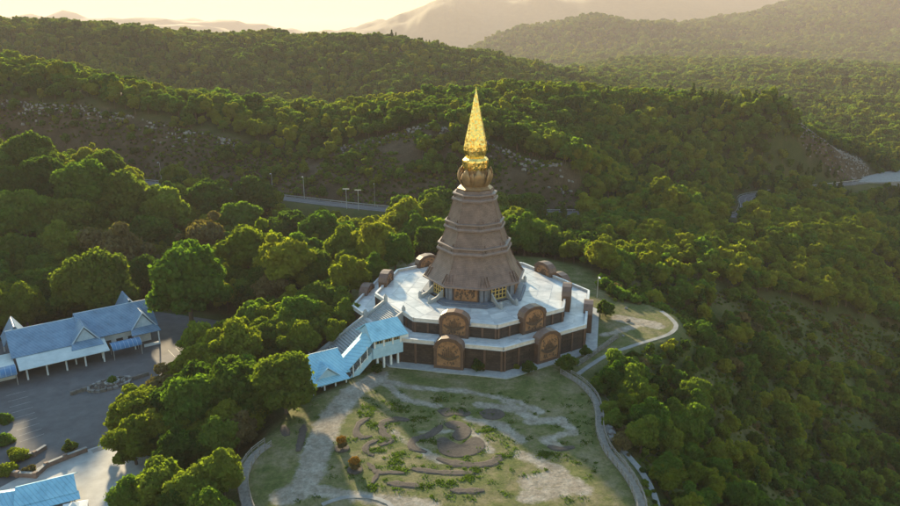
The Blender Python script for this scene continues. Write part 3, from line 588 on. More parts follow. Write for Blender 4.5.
# ------------------------------------------------------------------ trees
def crown_arrays(seed, R0, z0, z1, ncl, nleaf, leaf, form='round', fill=True, rsc=1.0):
    r = np.random.default_rng(seed); cen = []; rad = []; H = z1 - z0
    if form == 'pine':
        for j in range(ncl):
            f = (j + 0.5) / ncl; rr = R0 * (1 - f) ** 0.75; a = r.random() * 6.28; m = 0.55 * rr * (0.6 + 0.6 * r.random())
            cen.append((m * math.cos(a), m * math.sin(a), z0 + H * (0.04 + 0.92 * f))); rad.append(max(0.16 * R0, 0.62 * rr))
    else:
        for j in range(ncl):
            u = r.random() ** (0.75 if form == 'round' else 0.9); a = j * 2.399 + r.normal() * 0.3
            if form == 'round': el = math.asin(min(1, u * 1.15 - 0.15)); m = 0.76 + 0.07 * r.normal()
            else: el = math.asin(min(1, u * 1.3 - 0.3)); m = 0.68 + 0.13 * r.normal()
            k = m * R0; rr = R0 * (0.11 + 0.24 * r.random() ** 1.6) * (1 if form == 'round' else 1.2)
            cen.append((k * math.cos(el) * math.cos(a), k * math.cos(el) * math.sin(a), z0 + H * (0.33 + 0.52 * m * math.sin(el) * 1.35))); rad.append(rr * rsc)
        cen.append((0, 0, z0 + 0.5 * H)); rad.append(R0 * 0.70)
    cen = np.array(cen); rad = np.array(rad)
    if form != 'pine':                                  # uneven outline: lobes pushed out or held back by direction
        pa = r.random(4) * 6.28; an = np.arctan2(cen[:, 1], cen[:, 0]); k_ = 1 + (0.10 if form == 'round' else 0.2) * (np.sin(2 * an + pa[0]) + np.sin(3 * an + pa[1] + cen[:, 2] * 0.5)); cen[:, :2] *= k_[:, None]; cen[:, 2] += H * 0.05 * np.sin(an * 2 + pa[2]) * (np.hypot(cen[:, 0], cen[:, 1]) > 0.2 * R0)
    zs = 0.82 if form != 'pine' else 0.75
    w = rad ** 2 / (rad ** 2).sum(); ci = r.choice(len(cen), nleaf * 2, p=w)
    d = r.normal(size=(nleaf * 2, 3)); d[:, 2] = d[:, 2] + 0.35; d /= np.linalg.norm(d, axis=1)[:, None]
    rr = rad[ci] * (0.78 + 0.30 * r.random(nleaf * 2) + 0.32 * r.random(nleaf * 2) ** 4); P = cen[ci] + d * rr[:, None] * np.array([1, 1, zs])
    # drop leaves buried in another clump
    q = (P[:, None] - cen[None]) / np.array([1, 1, zs]); dd = np.linalg.norm(q, axis=2) / rad[None]; keep = (dd.min(1) > 0.76) & (P[:, 2] > z0 * 0.6); P = P[keep][:nleaf]; d = d[keep][:nleaf]; ci = ci[keep][:nleaf]
    n = len(P); nr = d + r.normal(size=(n, 3)) * 0.6; nr /= np.linalg.norm(nr, axis=1)[:, None]
    t = np.cross(nr, r.normal(size=(n, 3))); t /= np.linalg.norm(t, axis=1)[:, None]; b = np.cross(nr, t); s = leaf * (0.55 + 0.9 * r.random(n))[:, None]
    asp = (0.55 + 0.4 * r.random(n))[:, None]
    V = np.stack([P - t * s, P - b * s * asp + nr * s * 0.12, P + t * s, P + b * s * asp - nr * s * 0.12], 1).reshape(-1, 3)
    Fq = np.arange(4 * n).reshape(-1, 4)
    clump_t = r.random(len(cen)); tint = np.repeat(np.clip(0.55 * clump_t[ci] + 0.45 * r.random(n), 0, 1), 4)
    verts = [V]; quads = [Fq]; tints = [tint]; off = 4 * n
    if fill:                                            # blobs added inside each clump to block light; darker tint paints inner shade
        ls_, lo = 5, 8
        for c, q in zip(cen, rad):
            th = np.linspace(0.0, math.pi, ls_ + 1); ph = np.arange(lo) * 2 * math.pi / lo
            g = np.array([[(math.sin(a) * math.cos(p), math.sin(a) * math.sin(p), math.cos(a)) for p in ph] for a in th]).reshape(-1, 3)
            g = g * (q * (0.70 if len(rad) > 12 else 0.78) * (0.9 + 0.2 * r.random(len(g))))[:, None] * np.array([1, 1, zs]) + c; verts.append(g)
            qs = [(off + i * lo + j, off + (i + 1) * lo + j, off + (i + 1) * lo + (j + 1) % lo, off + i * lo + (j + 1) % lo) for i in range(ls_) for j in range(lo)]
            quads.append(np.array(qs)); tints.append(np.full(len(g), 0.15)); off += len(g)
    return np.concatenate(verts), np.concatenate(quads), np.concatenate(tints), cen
def trunk_mb(seed, H, cen, r0):
    r = random.Random(seed); mb = MB(); top = Vector((r.uniform(-.3, .3), r.uniform(-.3, .3), H * 0.55))
    mb.tube([(0, 0, -1.5), (0, 0, 0.2), top * 0.5 + Vector((r.uniform(-.2, .2), r.uniform(-.2, .2), 0)), top, Vector((0, 0, H * 0.75))], [r0 * 1.35, r0 * 1.1, r0 * 0.85, r0 * 0.6, r0 * 0.15], 7)
    for c in list(cen)[:: max(1, len(cen) // 6)]:
        c = Vector(c); a = top * r.uniform(0.55, 0.95); mb.tube([a, (a + c) / 2 + Vector((0, 0, -0.3)), c], [r0 * 0.45, r0 * 0.3, r0 * 0.1], 5)
    return mb
def arrays_mesh(name, V, Q, T, mats, mi=None):
    m = bpy.data.meshes.new(name); m.vertices.add(len(V)); m.vertices.foreach_set('co', V.astype(np.float32).ravel()); m.loops.add(len(Q) * 4); m.loops.foreach_set('vertex_index', Q.astype(np.int32).ravel())
    m.polygons.add(len(Q)); m.polygons.foreach_set('loop_start', np.arange(0, 4 * len(Q), 4, dtype=np.int32))
    a = m.attributes.new('tint', 'FLOAT', 'POINT'); a.data.foreach_set('value', T.astype(np.float32))
    for q in mats: m.materials.append(q)
    if mi is not None: m.polygons.foreach_set('material_index', mi.astype(np.int32))
    m.update(); m.validate(); return m
# kind: crown radius, crown base, height, clumps, leaves, leaf size, form, leaf colour, trunk radius
KINDS = {
 'dome':    [(11, 5.6, 2.0, 11.5, 80, 11000, 0.33, 'round', 'dark', .34), (12, 5.3, 2.2, 12.5, 70, 11000, 0.33, 'round', 'mid', .34), (13, 5.8, 2.0, 11.0, 90, 11000, 0.33, 'round', 'dark', .34)],
 'loose':   [(21, 4.4, 1.8, 11.5, 46, 9000, 0.31, 'loose', 'mid', .28), (22, 4.2, 2.2, 12.5, 42, 9000, 0.31, 'loose', 'yellow', .28), (23, 4.6, 2.0, 11.0, 50, 9000, 0.31, 'loose', 'mid', .28)],
 'golden':  [(31, 4.8, 2.0, 11.0, 60, 10000, 0.32, 'round', 'yellow', .30), (32, 4.4, 1.8, 10.5, 44, 9000, 0.31, 'loose', 'yellow', .28)],
 'pine':    [(41, 3.0, 1.5, 13.0, 20, 6000, 0.28, 'pine', 'pine', .26), (42, 2.6, 1.5, 12.0, 19, 6000, 0.28, 'pine', 'pine', .24)],
 'dry':     [(51, 4.0, 2.0, 9.5, 36, 6500, 0.27, 'loose', 'dry', .24)],
 'shrub':   [(61, 2.0, 0.0, 2.7, 26, 3200, 0.17, 'loose', 'mid', .10), (62, 1.8, 0.0, 3.4, 24, 3000, 0.17, 'loose', 'dark', .10), (63, 2.1, 0.0, 2.3, 26, 3000, 0.17, 'round', 'yellow', .10), (64, 1.8, 0.0, 2.4, 20, 2600, 0.16, 'loose', 'dry', .10)],
}
KINDS['drybrush'] = [(71, 2.0, 0.0, 1.7, 12, 900, 0.20, 'loose', 'dry', .06), (72, 1.8, 0.0, 1.5, 12, 900, 0.20, 'loose', 'dry', .06), (73, 1.8, 0.0, 1.9, 12, 900, 0.20, 'loose', 'yellow', .06)]
NEAR = {}; FARC = bpy.data.collections.new('forest_sources'); FAR_IDX = {}; _far = []
def far_mesh(nm, spec, nleaf, leaf):
    sd, R0, z0, H, ncl, nl, lf, form, leafc, tr = spec
    V, Q, T, cen = crown_arrays(sd + 100, R0, z0, H, max(12, ncl // 2), nleaf, leaf, form)
    tb = MB().tube([(0, 0, -2), (0, 0, H * 0.55)], [tr * 1.2, tr * 0.5], 4, cap=False); tv = np.array(tb.v); tq = np.array(tb.f) + len(V)
    return arrays_mesh(nm, np.concatenate([V, tv]), np.concatenate([Q, tq]), np.concatenate([T, np.zeros(len(tv))]), [LEAF[leafc], M['trunk']], np.concatenate([np.zeros(len(Q)), np.ones(len(tq))]))
for kd, specs in KINDS.items():
    NEAR[kd] = []; FAR_IDX[kd] = []
    for j, sp in enumerate(specs):
        sd, R0, z0, H, ncl, nl, lf, form, leafc, tr = sp
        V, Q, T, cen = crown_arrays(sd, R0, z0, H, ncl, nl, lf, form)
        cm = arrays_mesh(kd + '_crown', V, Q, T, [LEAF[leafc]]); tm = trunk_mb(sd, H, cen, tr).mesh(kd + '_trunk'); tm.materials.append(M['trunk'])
        NEAR[kd].append((cm, tm, R0, H))
        fm = far_mesh('forest_' + kd, sp, 400 if kd in ('shrub', 'drybrush') else 1500, lf * 1.95); fo = bpy.data.objects.new('%02d_forest_tree' % len(_far), fm); FARC.objects.link(fo); FAR_IDX[kd].append(len(_far)); _far.append(fo)
placed = []; n_named = 0
def plant(kd, var, x, y, sc, rz, label, group=None, name=None, cat='tree', zsc=1.0, z=None):
    cm, tm, R0, H = NEAR[kd][var % len(NEAR[kd])]
    nm = name or {'pine': 'pine_tree', 'shrub': 'shrub'}.get(kd, 'broadleaf_tree')
    o = empty(nm, (x, y, (h1(x, y) if z is None else z) - 0.1), label, cat, group, rz); o.scale = (sc, sc, sc * zsc)
    for pn, me in (('crown', cm), ('trunk' if kd != 'shrub' else 'stem', tm)):
        c = bpy.data.objects.new(pn, me); COL.objects.link(c); c.parent = o
    return o
def solve(px, py, diam, kd, var, zsc=1.0):
    # ground position and scale so that the crown centre shows at px,py with the given width
    cm, tm, R0, H = NEAR[kd][var % len(NEAR[kd])]; a, yy, zz = ray(px, py)
    ts = np.linspace(70, 420, 500); sc = diam * ts / FPX / (2 * R0 * 1.12); xs = CAM.x + a * ts; ys = CAM.y + yy * ts; zc = CAM.z + zz * ts
    g = height(xs, ys) + 0.58 * H * sc * zsc - zc; k = int(np.argmax(g > 0)); return xs[k], ys[k], sc[k]
def hero(px, py, diam, kd, var, label, zsc=1.0, group=None, cat='tree', name=None):
    x, y, sc = solve(px, py, diam, kd, var, zsc); placed.append((x, y, NEAR[kd][var % len(NEAR[kd])][2] * sc)); return plant(kd, var, x, y, sc, random.random() * 6.28, label, group, name, cat, zsc)
LOOK = {'dome': 'dark round-crowned tree', 'loose': 'loose-crowned green tree', 'golden': 'yellow-green sunlit tree', 'pine': 'slender pointed conifer', 'dry': 'brownish half-dry tree'}
def rows(lst, group, label):
    for px, py, dm, kd, var in lst: hero(px, py, dm, kd, var, LOOK[kd] + ' ' + label, group=LOOK[kd] + 's ' + label)
hero(284, 380, 72, 'dome', 0, 'large round olive tree beside the sky-blue stairway roof')
hero(192, 398, 78, 'dome', 2, 'broad dense dome tree between car park island and lawn path')
hero(238, 350, 60, 'golden', 0, 'golden-green tree at the narrow end of the car park')
hero(133, 440, 50, 'golden', 1, 'yellow-leaved tree overhanging the pale forecourt paving')
hero(226, 400, 38, 'golden', 1, 'small bright yellow tree wedged between two big dome trees')
hero(187, 284, 84, 'dome', 1, 'massive broad tree standing beyond the car park end of the blue hall')
hero(95, 284, 78, 'dome', 2, 'big dark dome tree right behind the blue hall roof')
hero(32, 306, 34, 'golden', 0, 'small sunlit yellow tree behind the left gable of the blue hall')
hero(118, 250, 62, 'dry', 0, 'rounded brownish tree among green domes behind the blue hall')
hero(248, 250, 62, 'loose', 1, 'tall sunlit yellow-green tree beyond the car park')
rows([(182,452,58,'dome',0),(215,440,46,'loose',0),(160,490,60,'dome',1),(195,492,60,'loose',2),(236,430,44,'dry',0),(222,472,44,'loose',0),(250,412,40,'golden',1),(130,500,50,'loose',0),(180,515,60,'dome',2),(212,515,50,'loose',0)], 'trees on the bank between forecourt and lawn', 'crowded between forecourt and curved boardwalk')
rows([(320,318,36,'golden',0),(345,314,30,'loose',0),(300,338,40,'golden',1),(272,320,38,'loose',1),(262,336,40,'golden',0),(335,330,26,'loose',1),(293,300,30,'golden',1)], 'trees above the sky-blue stairway', 'on the grassy bank behind the sky-blue stairway roof')
rows([(285,262,56,'loose',1),(310,254,44,'loose',2),(345,250,48,'golden',0),(375,244,50,'golden',1),(405,226,54,'golden',0),(432,214,40,'golden',0),(350,272,40,'loose',1),(395,252,40,'dome',1),(430,240,36,'dome',0),(375,270,34,'loose',0),(270,288,40,'dry',0),(320,236,50,'dome',1),(290,232,54,'dome',0)], 'trees behind the left of the terrace', 'in the wood between car park end and terrace')
rows([(42,180,60,'dome',0),(85,190,60,'dome',1),(128,200,64,'dome',2),(22,218,60,'dome',1),(70,222,62,'dome',0),(20,262,60,'dome',2),(165,212,54,'dome',1),(210,204,60,'dome',0),(255,200,52,'dome',2),(205,236,48,'dry',0),(60,248,50,'loose',0),(150,236,52,'dome',0),(8,295,46,'loose',0),(240,224,48,'dome',1),(5,190,50,'dome',2),(105,168,48,'dome',0),(30,155,50,'dome',2)], 'dome trees in the wood behind the blue hall', 'in the wood close behind the blue hall')
for px, py, dm in ((20,456,22),(8,470,22),(4,440,20),(30,470,15),(4,418,16),(14,452,14)): hero(px, py, dm, 'shrub', int(dm) % 4, 'shrub in the planted strip along the car park edge', group='shrubs along the car park edge', cat='shrub')
hero(70, 446, 15, 'shrub', 1, 'dark rounded bush beside the low wall on the forecourt', cat='shrub')
for px, py, dm, v in ((478,365,15,1),(515,366,12,2),(529,366,16,1)): hero(px, py, dm, 'shrub', v, 'low bush planted against the dark terrace wall', group='bushes along the terrace wall', cat='shrub')
hero(567, 362, 22, 'shrub', 1, 'round dark bush at the corner of terrace and boardwalk', cat='shrub')
hero(586, 351, 13, 'shrub', 1, 'small bush on the apron below the right-hand stele', cat='shrub')
hero(606, 308, 20, 'shrub', 1, 'clipped dark hedge bush on the side lawn beside the terrace', cat='shrub')
hero(377, 368, 12, 'shrub', 1, 'dark bush under the sky-blue stairway', cat='shrub')

def jitter(x0, x1, y0, y1, step, seed):
    r = np.random.default_rng(seed); xs, ys = np.meshgrid(np.arange(x0, x1, step), np.arange(y0, y1, step)); xs = xs.ravel() + r.uniform(-.45, .45, xs.size) * step; ys = ys.ravel() + r.uniform(-.45, .45, ys.size) * step; return xs, ys
BUILT = [[at_z(*p, ZC) for p in ((-60,372),(5,338),(60,316),(160,296),(170,330),(100,360),(0,390))], LSTATION]
LAWN2 = [at_z(*p, -8) for p in ((300,300),(345,285),(352,300),(305,318))]
SIDE = [at_z(*p, -6.6) for p in ((578,376),(606,358),(632,348.5),(658,340),(672,334),(676,327),(669,319),(661,313))]
LWALK = [at_z(*p, ZG) for p in ((285,425),(268,445),(256,454),(247,467),(243,484),(247,506),(256,530))]
def free(x, y, margin):
    ok = (poly_sd(x, y, GARDEN) > margin) & (poly_sd(x, y, CARPARK) > margin * 0.8) & (line_d(x, y, ROADS) > 7 + margin * 0.5)
    for b in BUILT: ok &= poly_sd(x, y, b) > margin * 0.6
    ok &= (x * x + y * y > (APL + 5 + margin * 0.5) ** 2)
    ok &= line_d(x, y, SIDE) > 2.2 + margin * 0.6
    n, t = fdir(7); s_ = x * n.x + y * n.y; p_ = x * t.x + y * t.y; ok &= ~((s_ > 25) & (s_ < 64) & (np.abs(p_ - 3) < 13))
    return ok
cand = []                                               # x, y, scale, kind, variant
def scatter(x0, x1, y0, y1, step, seed, kinds, probs, s0, s1, region, margin=2.0, cut_ok=False):
    x, y = jitter(x0, x1, y0, y1, step, seed); r = np.random.default_rng(seed + 1); k = region(x, y) & free(x, y, margin)
    if not cut_ok: k &= cut_mask(x, y) < 0.5
    x, y = x[k], y[k]
    for px_, py_, pr in placed:
        q = (x - px_) ** 2 + (y - py_) ** 2 > (pr * 0.85) ** 2; x, y = x[q], y[q]
    z = height(x, y); px, py, d = project(x, y, z + 5); v = (px > -120) & (px < 1020) & (py < 640) & (d > 30); x, y, z, d = x[v], y[v], z[v], d[v]
    u = np.clip((vnoise(x / 38 + seed, y / 38 + seed) * 1.7 + 0.5) * 0.55 + r.random(len(x)) * 0.45, 0, 0.9999); kk = np.searchsorted(np.cumsum(np.array(probs) / sum(probs)), u); kk = np.clip(kk, 0, len(kinds) - 1)
    sc = np.clip((s0 + s1) / 2 * (1 + 0.45 * vnoise(x / 26 + 3, y / 26)) * np.exp(r.normal(0, 0.2, len(x))), s0 * 0.6, s1 * 1.3)
    rp = np.array([project(p.x, p.y, p.z) for p in ROADS]); o_ = np.argsort(rp[:, 0]); rpy = np.interp(px[v], rp[o_, 0], rp[o_, 1]); rpd = np.interp(px[v], rp[o_, 0], rp[o_, 2])
    Hk = np.array([NEAR[kinds[q]][0][3] for q in kk]); pxx, top, _ = project(x, y, z + Hk * sc); win = ((pxx > 730) & (pxx < 760)) | ((pxx > 132) & (pxx < 166)) | ((pxx > 284) & (pxx < 392)) | ((pxx > 728) & (pxx < 762)) | (pxx > 846)
    for i in range(len(x)):
        if win[i] and d[i] < rpd[i] and top[i] < rpy[i] + 4 and d[i] < 620:
            sc[i] *= 0.5
            if project(x[i], y[i], z[i] + Hk[i] * sc[i])[1] < rpy[i] + 3: sc[i] = 0
    for i in range(len(x)):
        if sc[i] == 0: continue
        kd = kinds[kk[i]]; cand.append((x[i], y[i], z[i], sc[i], kd, int(r.choice(4, p=[.42, .36, .13, .09]) if kd == 'shrub' else r.integers(0, len(NEAR[kd]))), d[i]))
def right_slope(x, y): return (x > 28) & (y < 30 + 0.35 * (x - 28)) & (y < 110)
crest = lambda x, y: ~right_slope(x, y)
scatter(-320, 30, -110, 175, 6.0, 11, ['dome', 'loose', 'golden', 'dry'], [4.4, 2.4, 1.9, 0.5], 0.75, 1.15, lambda x, y: ((x < -38) | (y > 38)) & ~((x > -70) & (x < -36) & (y < -62)) & (poly_sd(x, y, LAWN2) > 1) & (poly_sd(x, y, CARPARK) > 5.0) & (line_d(x, y, LWALK) > 7.5), 2.6)
scatter(28, 330, 20, 215, 5.6, 21, ['golden', 'loose', 'dome', 'pine'], [4.2, 3.0, 1.4, 0.5], 0.55, 1.0, lambda x, y: (~right_slope(x, y)) & (vnoise(x / 17, y / 17) > -0.36), 2.6)
def bare(x, y): # open scrub band on the right-hand slope
    px, py, d = project(x, y, height(x, y)); b = np.abs((px - 770) * 0.72 - (py - 260) * 0.55) / 0.9; return (b < 42) & (py > 225) & (py < 365) | ((np.abs((py - 395) - (px - 770) * 0.42) < 9) & (px > 755))
scatter(26, 330, -170, 150, 3.1, 31, ['shrub'], [1], 0.55, 1.35, lambda x, y: right_slope(x, y) & (vnoise(x / 11, y / 11) > -0.12) & ~(bare(x, y) & (vnoise(x / 3, y / 3) > -0.2)), 2.2)
scatter(34, 330, -170, 150, 6.4, 41, ['loose', 'pine', 'dome', 'golden', 'dry'], [6.0, 1.2, 1.6, 0.5, 0.1], 0.34, 0.88, lambda x, y: right_slope(x, y) & (vnoise(x / 19 + 9, y / 19) > -0.16) & ~bare(x, y), 6.0)
scatter(-420, 95, 175, 440, 6.6, 51, ['dome', 'loose', 'golden', 'pine'], [2.4, 3, 1.7, 0.8], 0.6, 1.0, lambda x, y: np.ones(x.shape, bool), 2.0)
scatter(60, 460, 120, 440, 5.8, 61, ['pine', 'loose', 'dome', 'golden'], [4.4, 3.0, 1.0, 0.25], 0.55, 0.95, lambda x, y: (y > 215) | (x > 330) | (y - 120 > 0.4 * (x - 60)), 2.0)
scatter(-420, 460, 130, 330, 2.3, 71, ['shrub'], [1], 0.25, 0.75, lambda x, y: (cut_mask(x, y) > 0.5) & (vnoise(x / 14, y / 9) > -0.26), 0.3, True)
scatter(-420, 460, 130, 330, 6.0, 75, ['loose', 'dome', 'golden'], [3, 1.5, 1], 0.32, 0.7, lambda x, y: (cut_mask(x, y) > 0.5) & (vnoise(x / 19 + 4, y / 12) > 0.12), 0.5, True)
scatter(-900, 1000, 440, 980, 7.4, 81, ['dome', 'pine', 'loose', 'golden'], [3, 1.2, 3, 0.3], 0.62, 0.98, lambda x, y: np.ones(x.shape, bool), 2.0)
scatter(-400, 3600, 980, 2200, 13.0, 91, ['dome', 'loose', 'golden'], [3, 3, 0.4], 0.9, 1.5, lambda x, y: (x < 0.72 * (y + 194)) & (x > -0.3 * (y - 700)), 2.0)
scatter(-400, 3600, 2200, 4300, 21.0, 95, ['dome', 'loose'], [3, 3], 1.3, 2.2, lambda x, y: (x < 0.72 * (y + 194)) & (x > -0.3 * (y - 700)), 2.0)
scatter(26, 330, -170, 150, 1.9, 35, ['shrub'], [1], 0.16, 0.42, lambda x, y: right_slope(x, y) & (vnoise(x / 6, y / 6) > -0.2), 1.0)

scatter(26, 330, -170, 150, 1.5, 37, ['drybrush'], [1], 0.2, 0.5, lambda x, y: right_slope(x, y) & bare(x, y) & (vnoise(x / 5, y / 5) > -0.02), 1.0)
# the trees that show largest stand as things, the rest as woodland
def zone(c):
    x, y = c[0], c[1]
    if right_slope(np.array([x]), np.array([y]))[0]: return 'slope'
    if x >= 28: return 'crest'
    return 'bank' if y < -8 and x > -90 else 'wood'
size = lambda c: c[3] * NEAR[c[4]][c[5]][3] / c[6]
inview = []
for c in cand:
    px, py, d = project(c[0], c[1], c[2] + 3); c_in = -12 < px < 912 and -10 < py < 530 and d < 420; inview.append(c_in)
trees_i = sorted([i for i, c in enumerate(cand) if inview[i] and c[4] not in ('shrub', 'drybrush')], key=lambda i: -size(cand[i]))[:235]
shrub_i = sorted([i for i, c in enumerate(cand) if inview[i] and c[4] == 'shrub' and zone(c) == 'slope'], key=lambda i: -size(cand[i]))[:190]
PLACE = {'slope': 'on the steep slope below the boardwalk', 'crest': 'on the wooded crest beyond the side lawn', 'bank': 'on the bank between car park and lawn', 'wood': 'in the wood between blue hall and road'}
SL = ('mid-green shrub', 'dark green upright shrub', 'yellowish low shrub', 'dry brown shrub')
SZ = lambda sc, kd: ('small ' if sc < 0.9 else 'big ' if sc > 1.15 else 'medium-sized ') if kd == 'shrub' else ('small ' if sc < 0.72 else 'big ' if sc > 1.0 else 'medium-sized ')
chosen = set(trees_i) | set(shrub_i)
for i in trees_i:
    x, y, z, sc, kd, var, d = cand[i]; zn = zone(cand[i]); plant(kd, var, x, y, sc, random.random() * 6.28, SZ(sc, kd) + LOOK[kd] + ' ' + PLACE[zn], SZ(sc, kd) + LOOK[kd] + 's ' + PLACE[zn], zsc=random.uniform(0.85, 1.15), z=z)
for i in shrub_i:
    x, y, z, sc, kd, var, d = cand[i]; plant(kd, var, x, y, sc, random.random() * 6.28, SZ(sc, kd) + SL[var] + ' on the steep slope below the boardwalk', SZ(sc, kd) + SL[var] + 's on the steep slope', cat='shrub', zsc=random.uniform(0.8, 1.2), z=z)

def stuff_forest(name, items, label, cat):
    n = len(items); m = bpy.data.meshes.new(name); m.vertices.add(n); m.vertices.foreach_set('co', np.array([(c[0], c[1], c[2] - 0.2) for c in items], np.float32).ravel())
    r = np.random.default_rng(n)
    for nm, tp, val in (('idx', 'INT', np.array([FAR_IDX[c[4]][c[5]] for c in items], np.int32)), ('scl', 'FLOAT', np.array([c[3] for c in items], np.float32)), ('rot', 'FLOAT', r.uniform(0, 6.28, n).astype(np.float32))):
        a = m.attributes.new(nm, tp, 'POINT'); a.data.foreach_set('value', val)
    o = link(name, m); tag(o, label, cat, kind='stuff')
    g = bpy.data.node_groups.new(name + '_nodes', 'GeometryNodeTree'); g.interface.new_socket('Geometry', in_out='INPUT', socket_type='NodeSocketGeometry'); g.interface.new_socket('Geometry', in_out='OUTPUT', socket_type='NodeSocketGeometry')
    N, L = g.nodes, g.links; gi, go = N.new('NodeGroupInput'), N.new('NodeGroupOutput'); ip = N.new('GeometryNodeInstanceOnPoints'); ci = N.new('GeometryNodeCollectionInfo'); ci.inputs['Collection'].default_value = FARC; ci.inputs['Separate Children'].default_value = True; ci.inputs['Reset Children'].default_value = True
    def na(nm, tp): q = N.new('GeometryNodeInputNamedAttribute'); q.data_type = tp; q.inputs['Name'].default_value = nm; return q.outputs['Attribute']
    cx = N.new('ShaderNodeCombineXYZ'); L.new(na('rot', 'FLOAT'), cx.inputs['Z'])
    L.new(gi.outputs[0], ip.inputs['Points']); L.new(ci.outputs[0], ip.inputs['Instance']); ip.inputs['Pick Instance'].default_value = True; L.new(na('idx', 'INT'), ip.inputs['Instance Index']); L.new(na('scl', 'FLOAT'), ip.inputs['Scale']); L.new(cx.outputs[0], ip.inputs['Rotation']); L.new(ip.outputs[0], go.inputs[0])
    md = o.modifiers.new('nodes', 'NODES'); md.node_group = g; return o
rest = [c for i, c in enumerate(cand) if i not in chosen]
stuff_forest('slope_scrub', [c for c in rest if c[4] in ('shrub', 'drybrush')], 'low green and brown scrub covering the open hillsides', 'scrub')
stuff_forest('woodland', [c for c in rest if c[4] not in ('shrub', 'drybrush') and c[6] < 640], 'green and yellow woodland covering the hills along the road', 'woodland')
stuff_forest('distant_forest', [c for c in rest if c[4] not in ('shrub', 'drybrush') and c[6] >= 640], 'hazy forest covering the distant ridges and valley', 'forest')

# ------------------------------------------------------------------ buildings
def gable_roof(L, half, ze, zr, ov=0.0, th=0.28, x0=0.0):
    # ridge along local x; returns two slopes
    a = MB(); b = MB()
    for mb, s in ((a, -1), (b, 1)):
        q = [Vector((x0, s * half, ze)), Vector((x0 + L, s * half, ze)), Vector((x0 + L, 0, zr)), Vector((x0, 0, zr))]; nn = (q[1] - q[0]).cross(q[3] - q[0]).normalized(); nn = nn if nn.z > 0 else -nn; mb.sheet(q, th, nn)
    return a, b
hall = empty('visitor_hall', (-120.0, -22.7, ZC), 'long hall with blue gabled roofs and pale awning beside the car park', 'building', None, R(36))
B = lambda mb, nm, mt, par=hall: build_local(mb, nm, mt, par)
def lroof(name, L, half, ze, zr, x0, yc, parent, mt):
    a, b = gable_roof(L, half, ze, zr, x0=x0); r_ = None
    for mb in (a, b):
        mb.v = [(v[0], v[1] + yc, v[2]) for v in mb.v]; o = build_local(mb, 'roof_slope', mt, parent)
    rc = MB().tube([(x0 - 0.1, yc, zr + 0.22), (x0 + L + 0.1, yc, zr + 0.22)], 0.2, 6); build_local(rc, 'ridge_cap', M['hall_gable'] if mt is M['hall_roof'] else mt, parent)
B(MB().box((6.5, 13, 2.4), (15.5, 12.5, 4.8)), 'wall', M['white']); B(MB().box((24, 13.5, 2.5), (19.0, 12.0, 5.0)), 'wall', M['white'])
lroof('r', 17.6, 8.6, 4.8, 9.6, -2.6, 13, hall, M['hall_roof']); lroof('r', 20.8, 8.6, 5.2, 10.6, 14.6, 13.5, hall, M['hall_roof'])
for x in (-2.5, 14.9):
    B(MB().sheet([Vector((x, 4.6, 4.7)), Vector((x, 21.4, 4.7)), Vector((x, 13, 9.5))], 0.12, Vector((1, 0, 0))), 'gable_wall', M['hall_gable'])
B(MB().sheet([Vector((35.2, 5.1, 5.1)), Vector((35.2, 21.9, 5.1)), Vector((35.2, 13.5, 10.5))], 0.12, Vector((1, 0, 0))), 'gable_wall', M['hall_gable'])
def porch(xc, y0, y1, half, ze, zr, flip=1):
    # cross gable: ridge runs front to back, pediment and skirt roof in front
    for s in (-1, 1):
        q = [Vector((xc + s * half, y0, ze)), Vector((xc + s * half, y1, ze)), Vector((xc, y1, zr)), Vector((xc, y0, zr))]; nn = (q[1] - q[0]).cross(q[3] - q[0]).normalized(); nn = nn if nn.z > 0 else -nn
        B(MB().sheet(q, 0.25, nn), 'porch_roof', M['hall_roof'])
        B(MB().tube([(xc + s * half, y0 - 0.05 * flip, ze + 0.1), (xc, y0 - 0.05 * flip, zr + 0.15)], 0.2, 5), 'bargeboard', M['hall_gable'])
    f = y0 + 0.5 * flip
    B(MB().sheet([Vector((xc - half * .8, f, ze + 0.1)), Vector((xc + half * .8, f, ze + 0.1)), Vector((xc, f, zr - 0.6))], 0.12, Vector((0, 1, 0))), 'pediment', M['hall_gable'])
    q = [Vector((xc - half - .5, y0 - 2.2 * flip, ze - 0.9)), Vector((xc + half + .5, y0 - 2.2 * flip, ze - 0.9)), Vector((xc + half, y0 + 0.5 * flip, ze + 0.35)), Vector((xc - half, y0 + 0.5 * flip, ze + 0.35))]
    nn = (q[1] - q[0]).cross(q[3] - q[0]).normalized(); nn = nn if nn.z > 0 else -nn; B(MB().sheet(q, 0.22, nn), 'skirt_roof', M['hall_roof'])
    for s in (-1, 1): B(MB().tube([(xc + s * (half - .2), y0 - 1.6 * flip, 0), (xc + s * (half - .2), y0 - 1.6 * flip, ze - 0.75)], 0.2, 8), 'porch_column', M['white'])
porch(15.6, 3.8, 13.0, 3.6, 5.2, 9.8); porch(31.4, 4.6, 13.4, 3.6, 5.2, 10.0); porch(30.0, 22.8, 13.6, 3.4, 6.0, 11.6, -1); porch(-0.2, 22.0, 13.2, 3.2, 5.4, 10.6, -1)
aw = [Vector((-1.6, -2.2, 3.55)), Vector((20.4, -2.2, 3.55)), Vector((20.4, 5.6, 4.9)), Vector((-1.6, 5.6, 4.9))]; B(MB().sheet(aw, 0.16, Vector((0, -0.17, 0.985))), 'awning', M['cream'])
for i in range(5): B(MB().tube([(0.1 + 4.7 * i, -0.6, 0), (0.1 + 4.7 * i, -0.6, 3.8)], 0.24, 8), 'awning_post', M['white'])
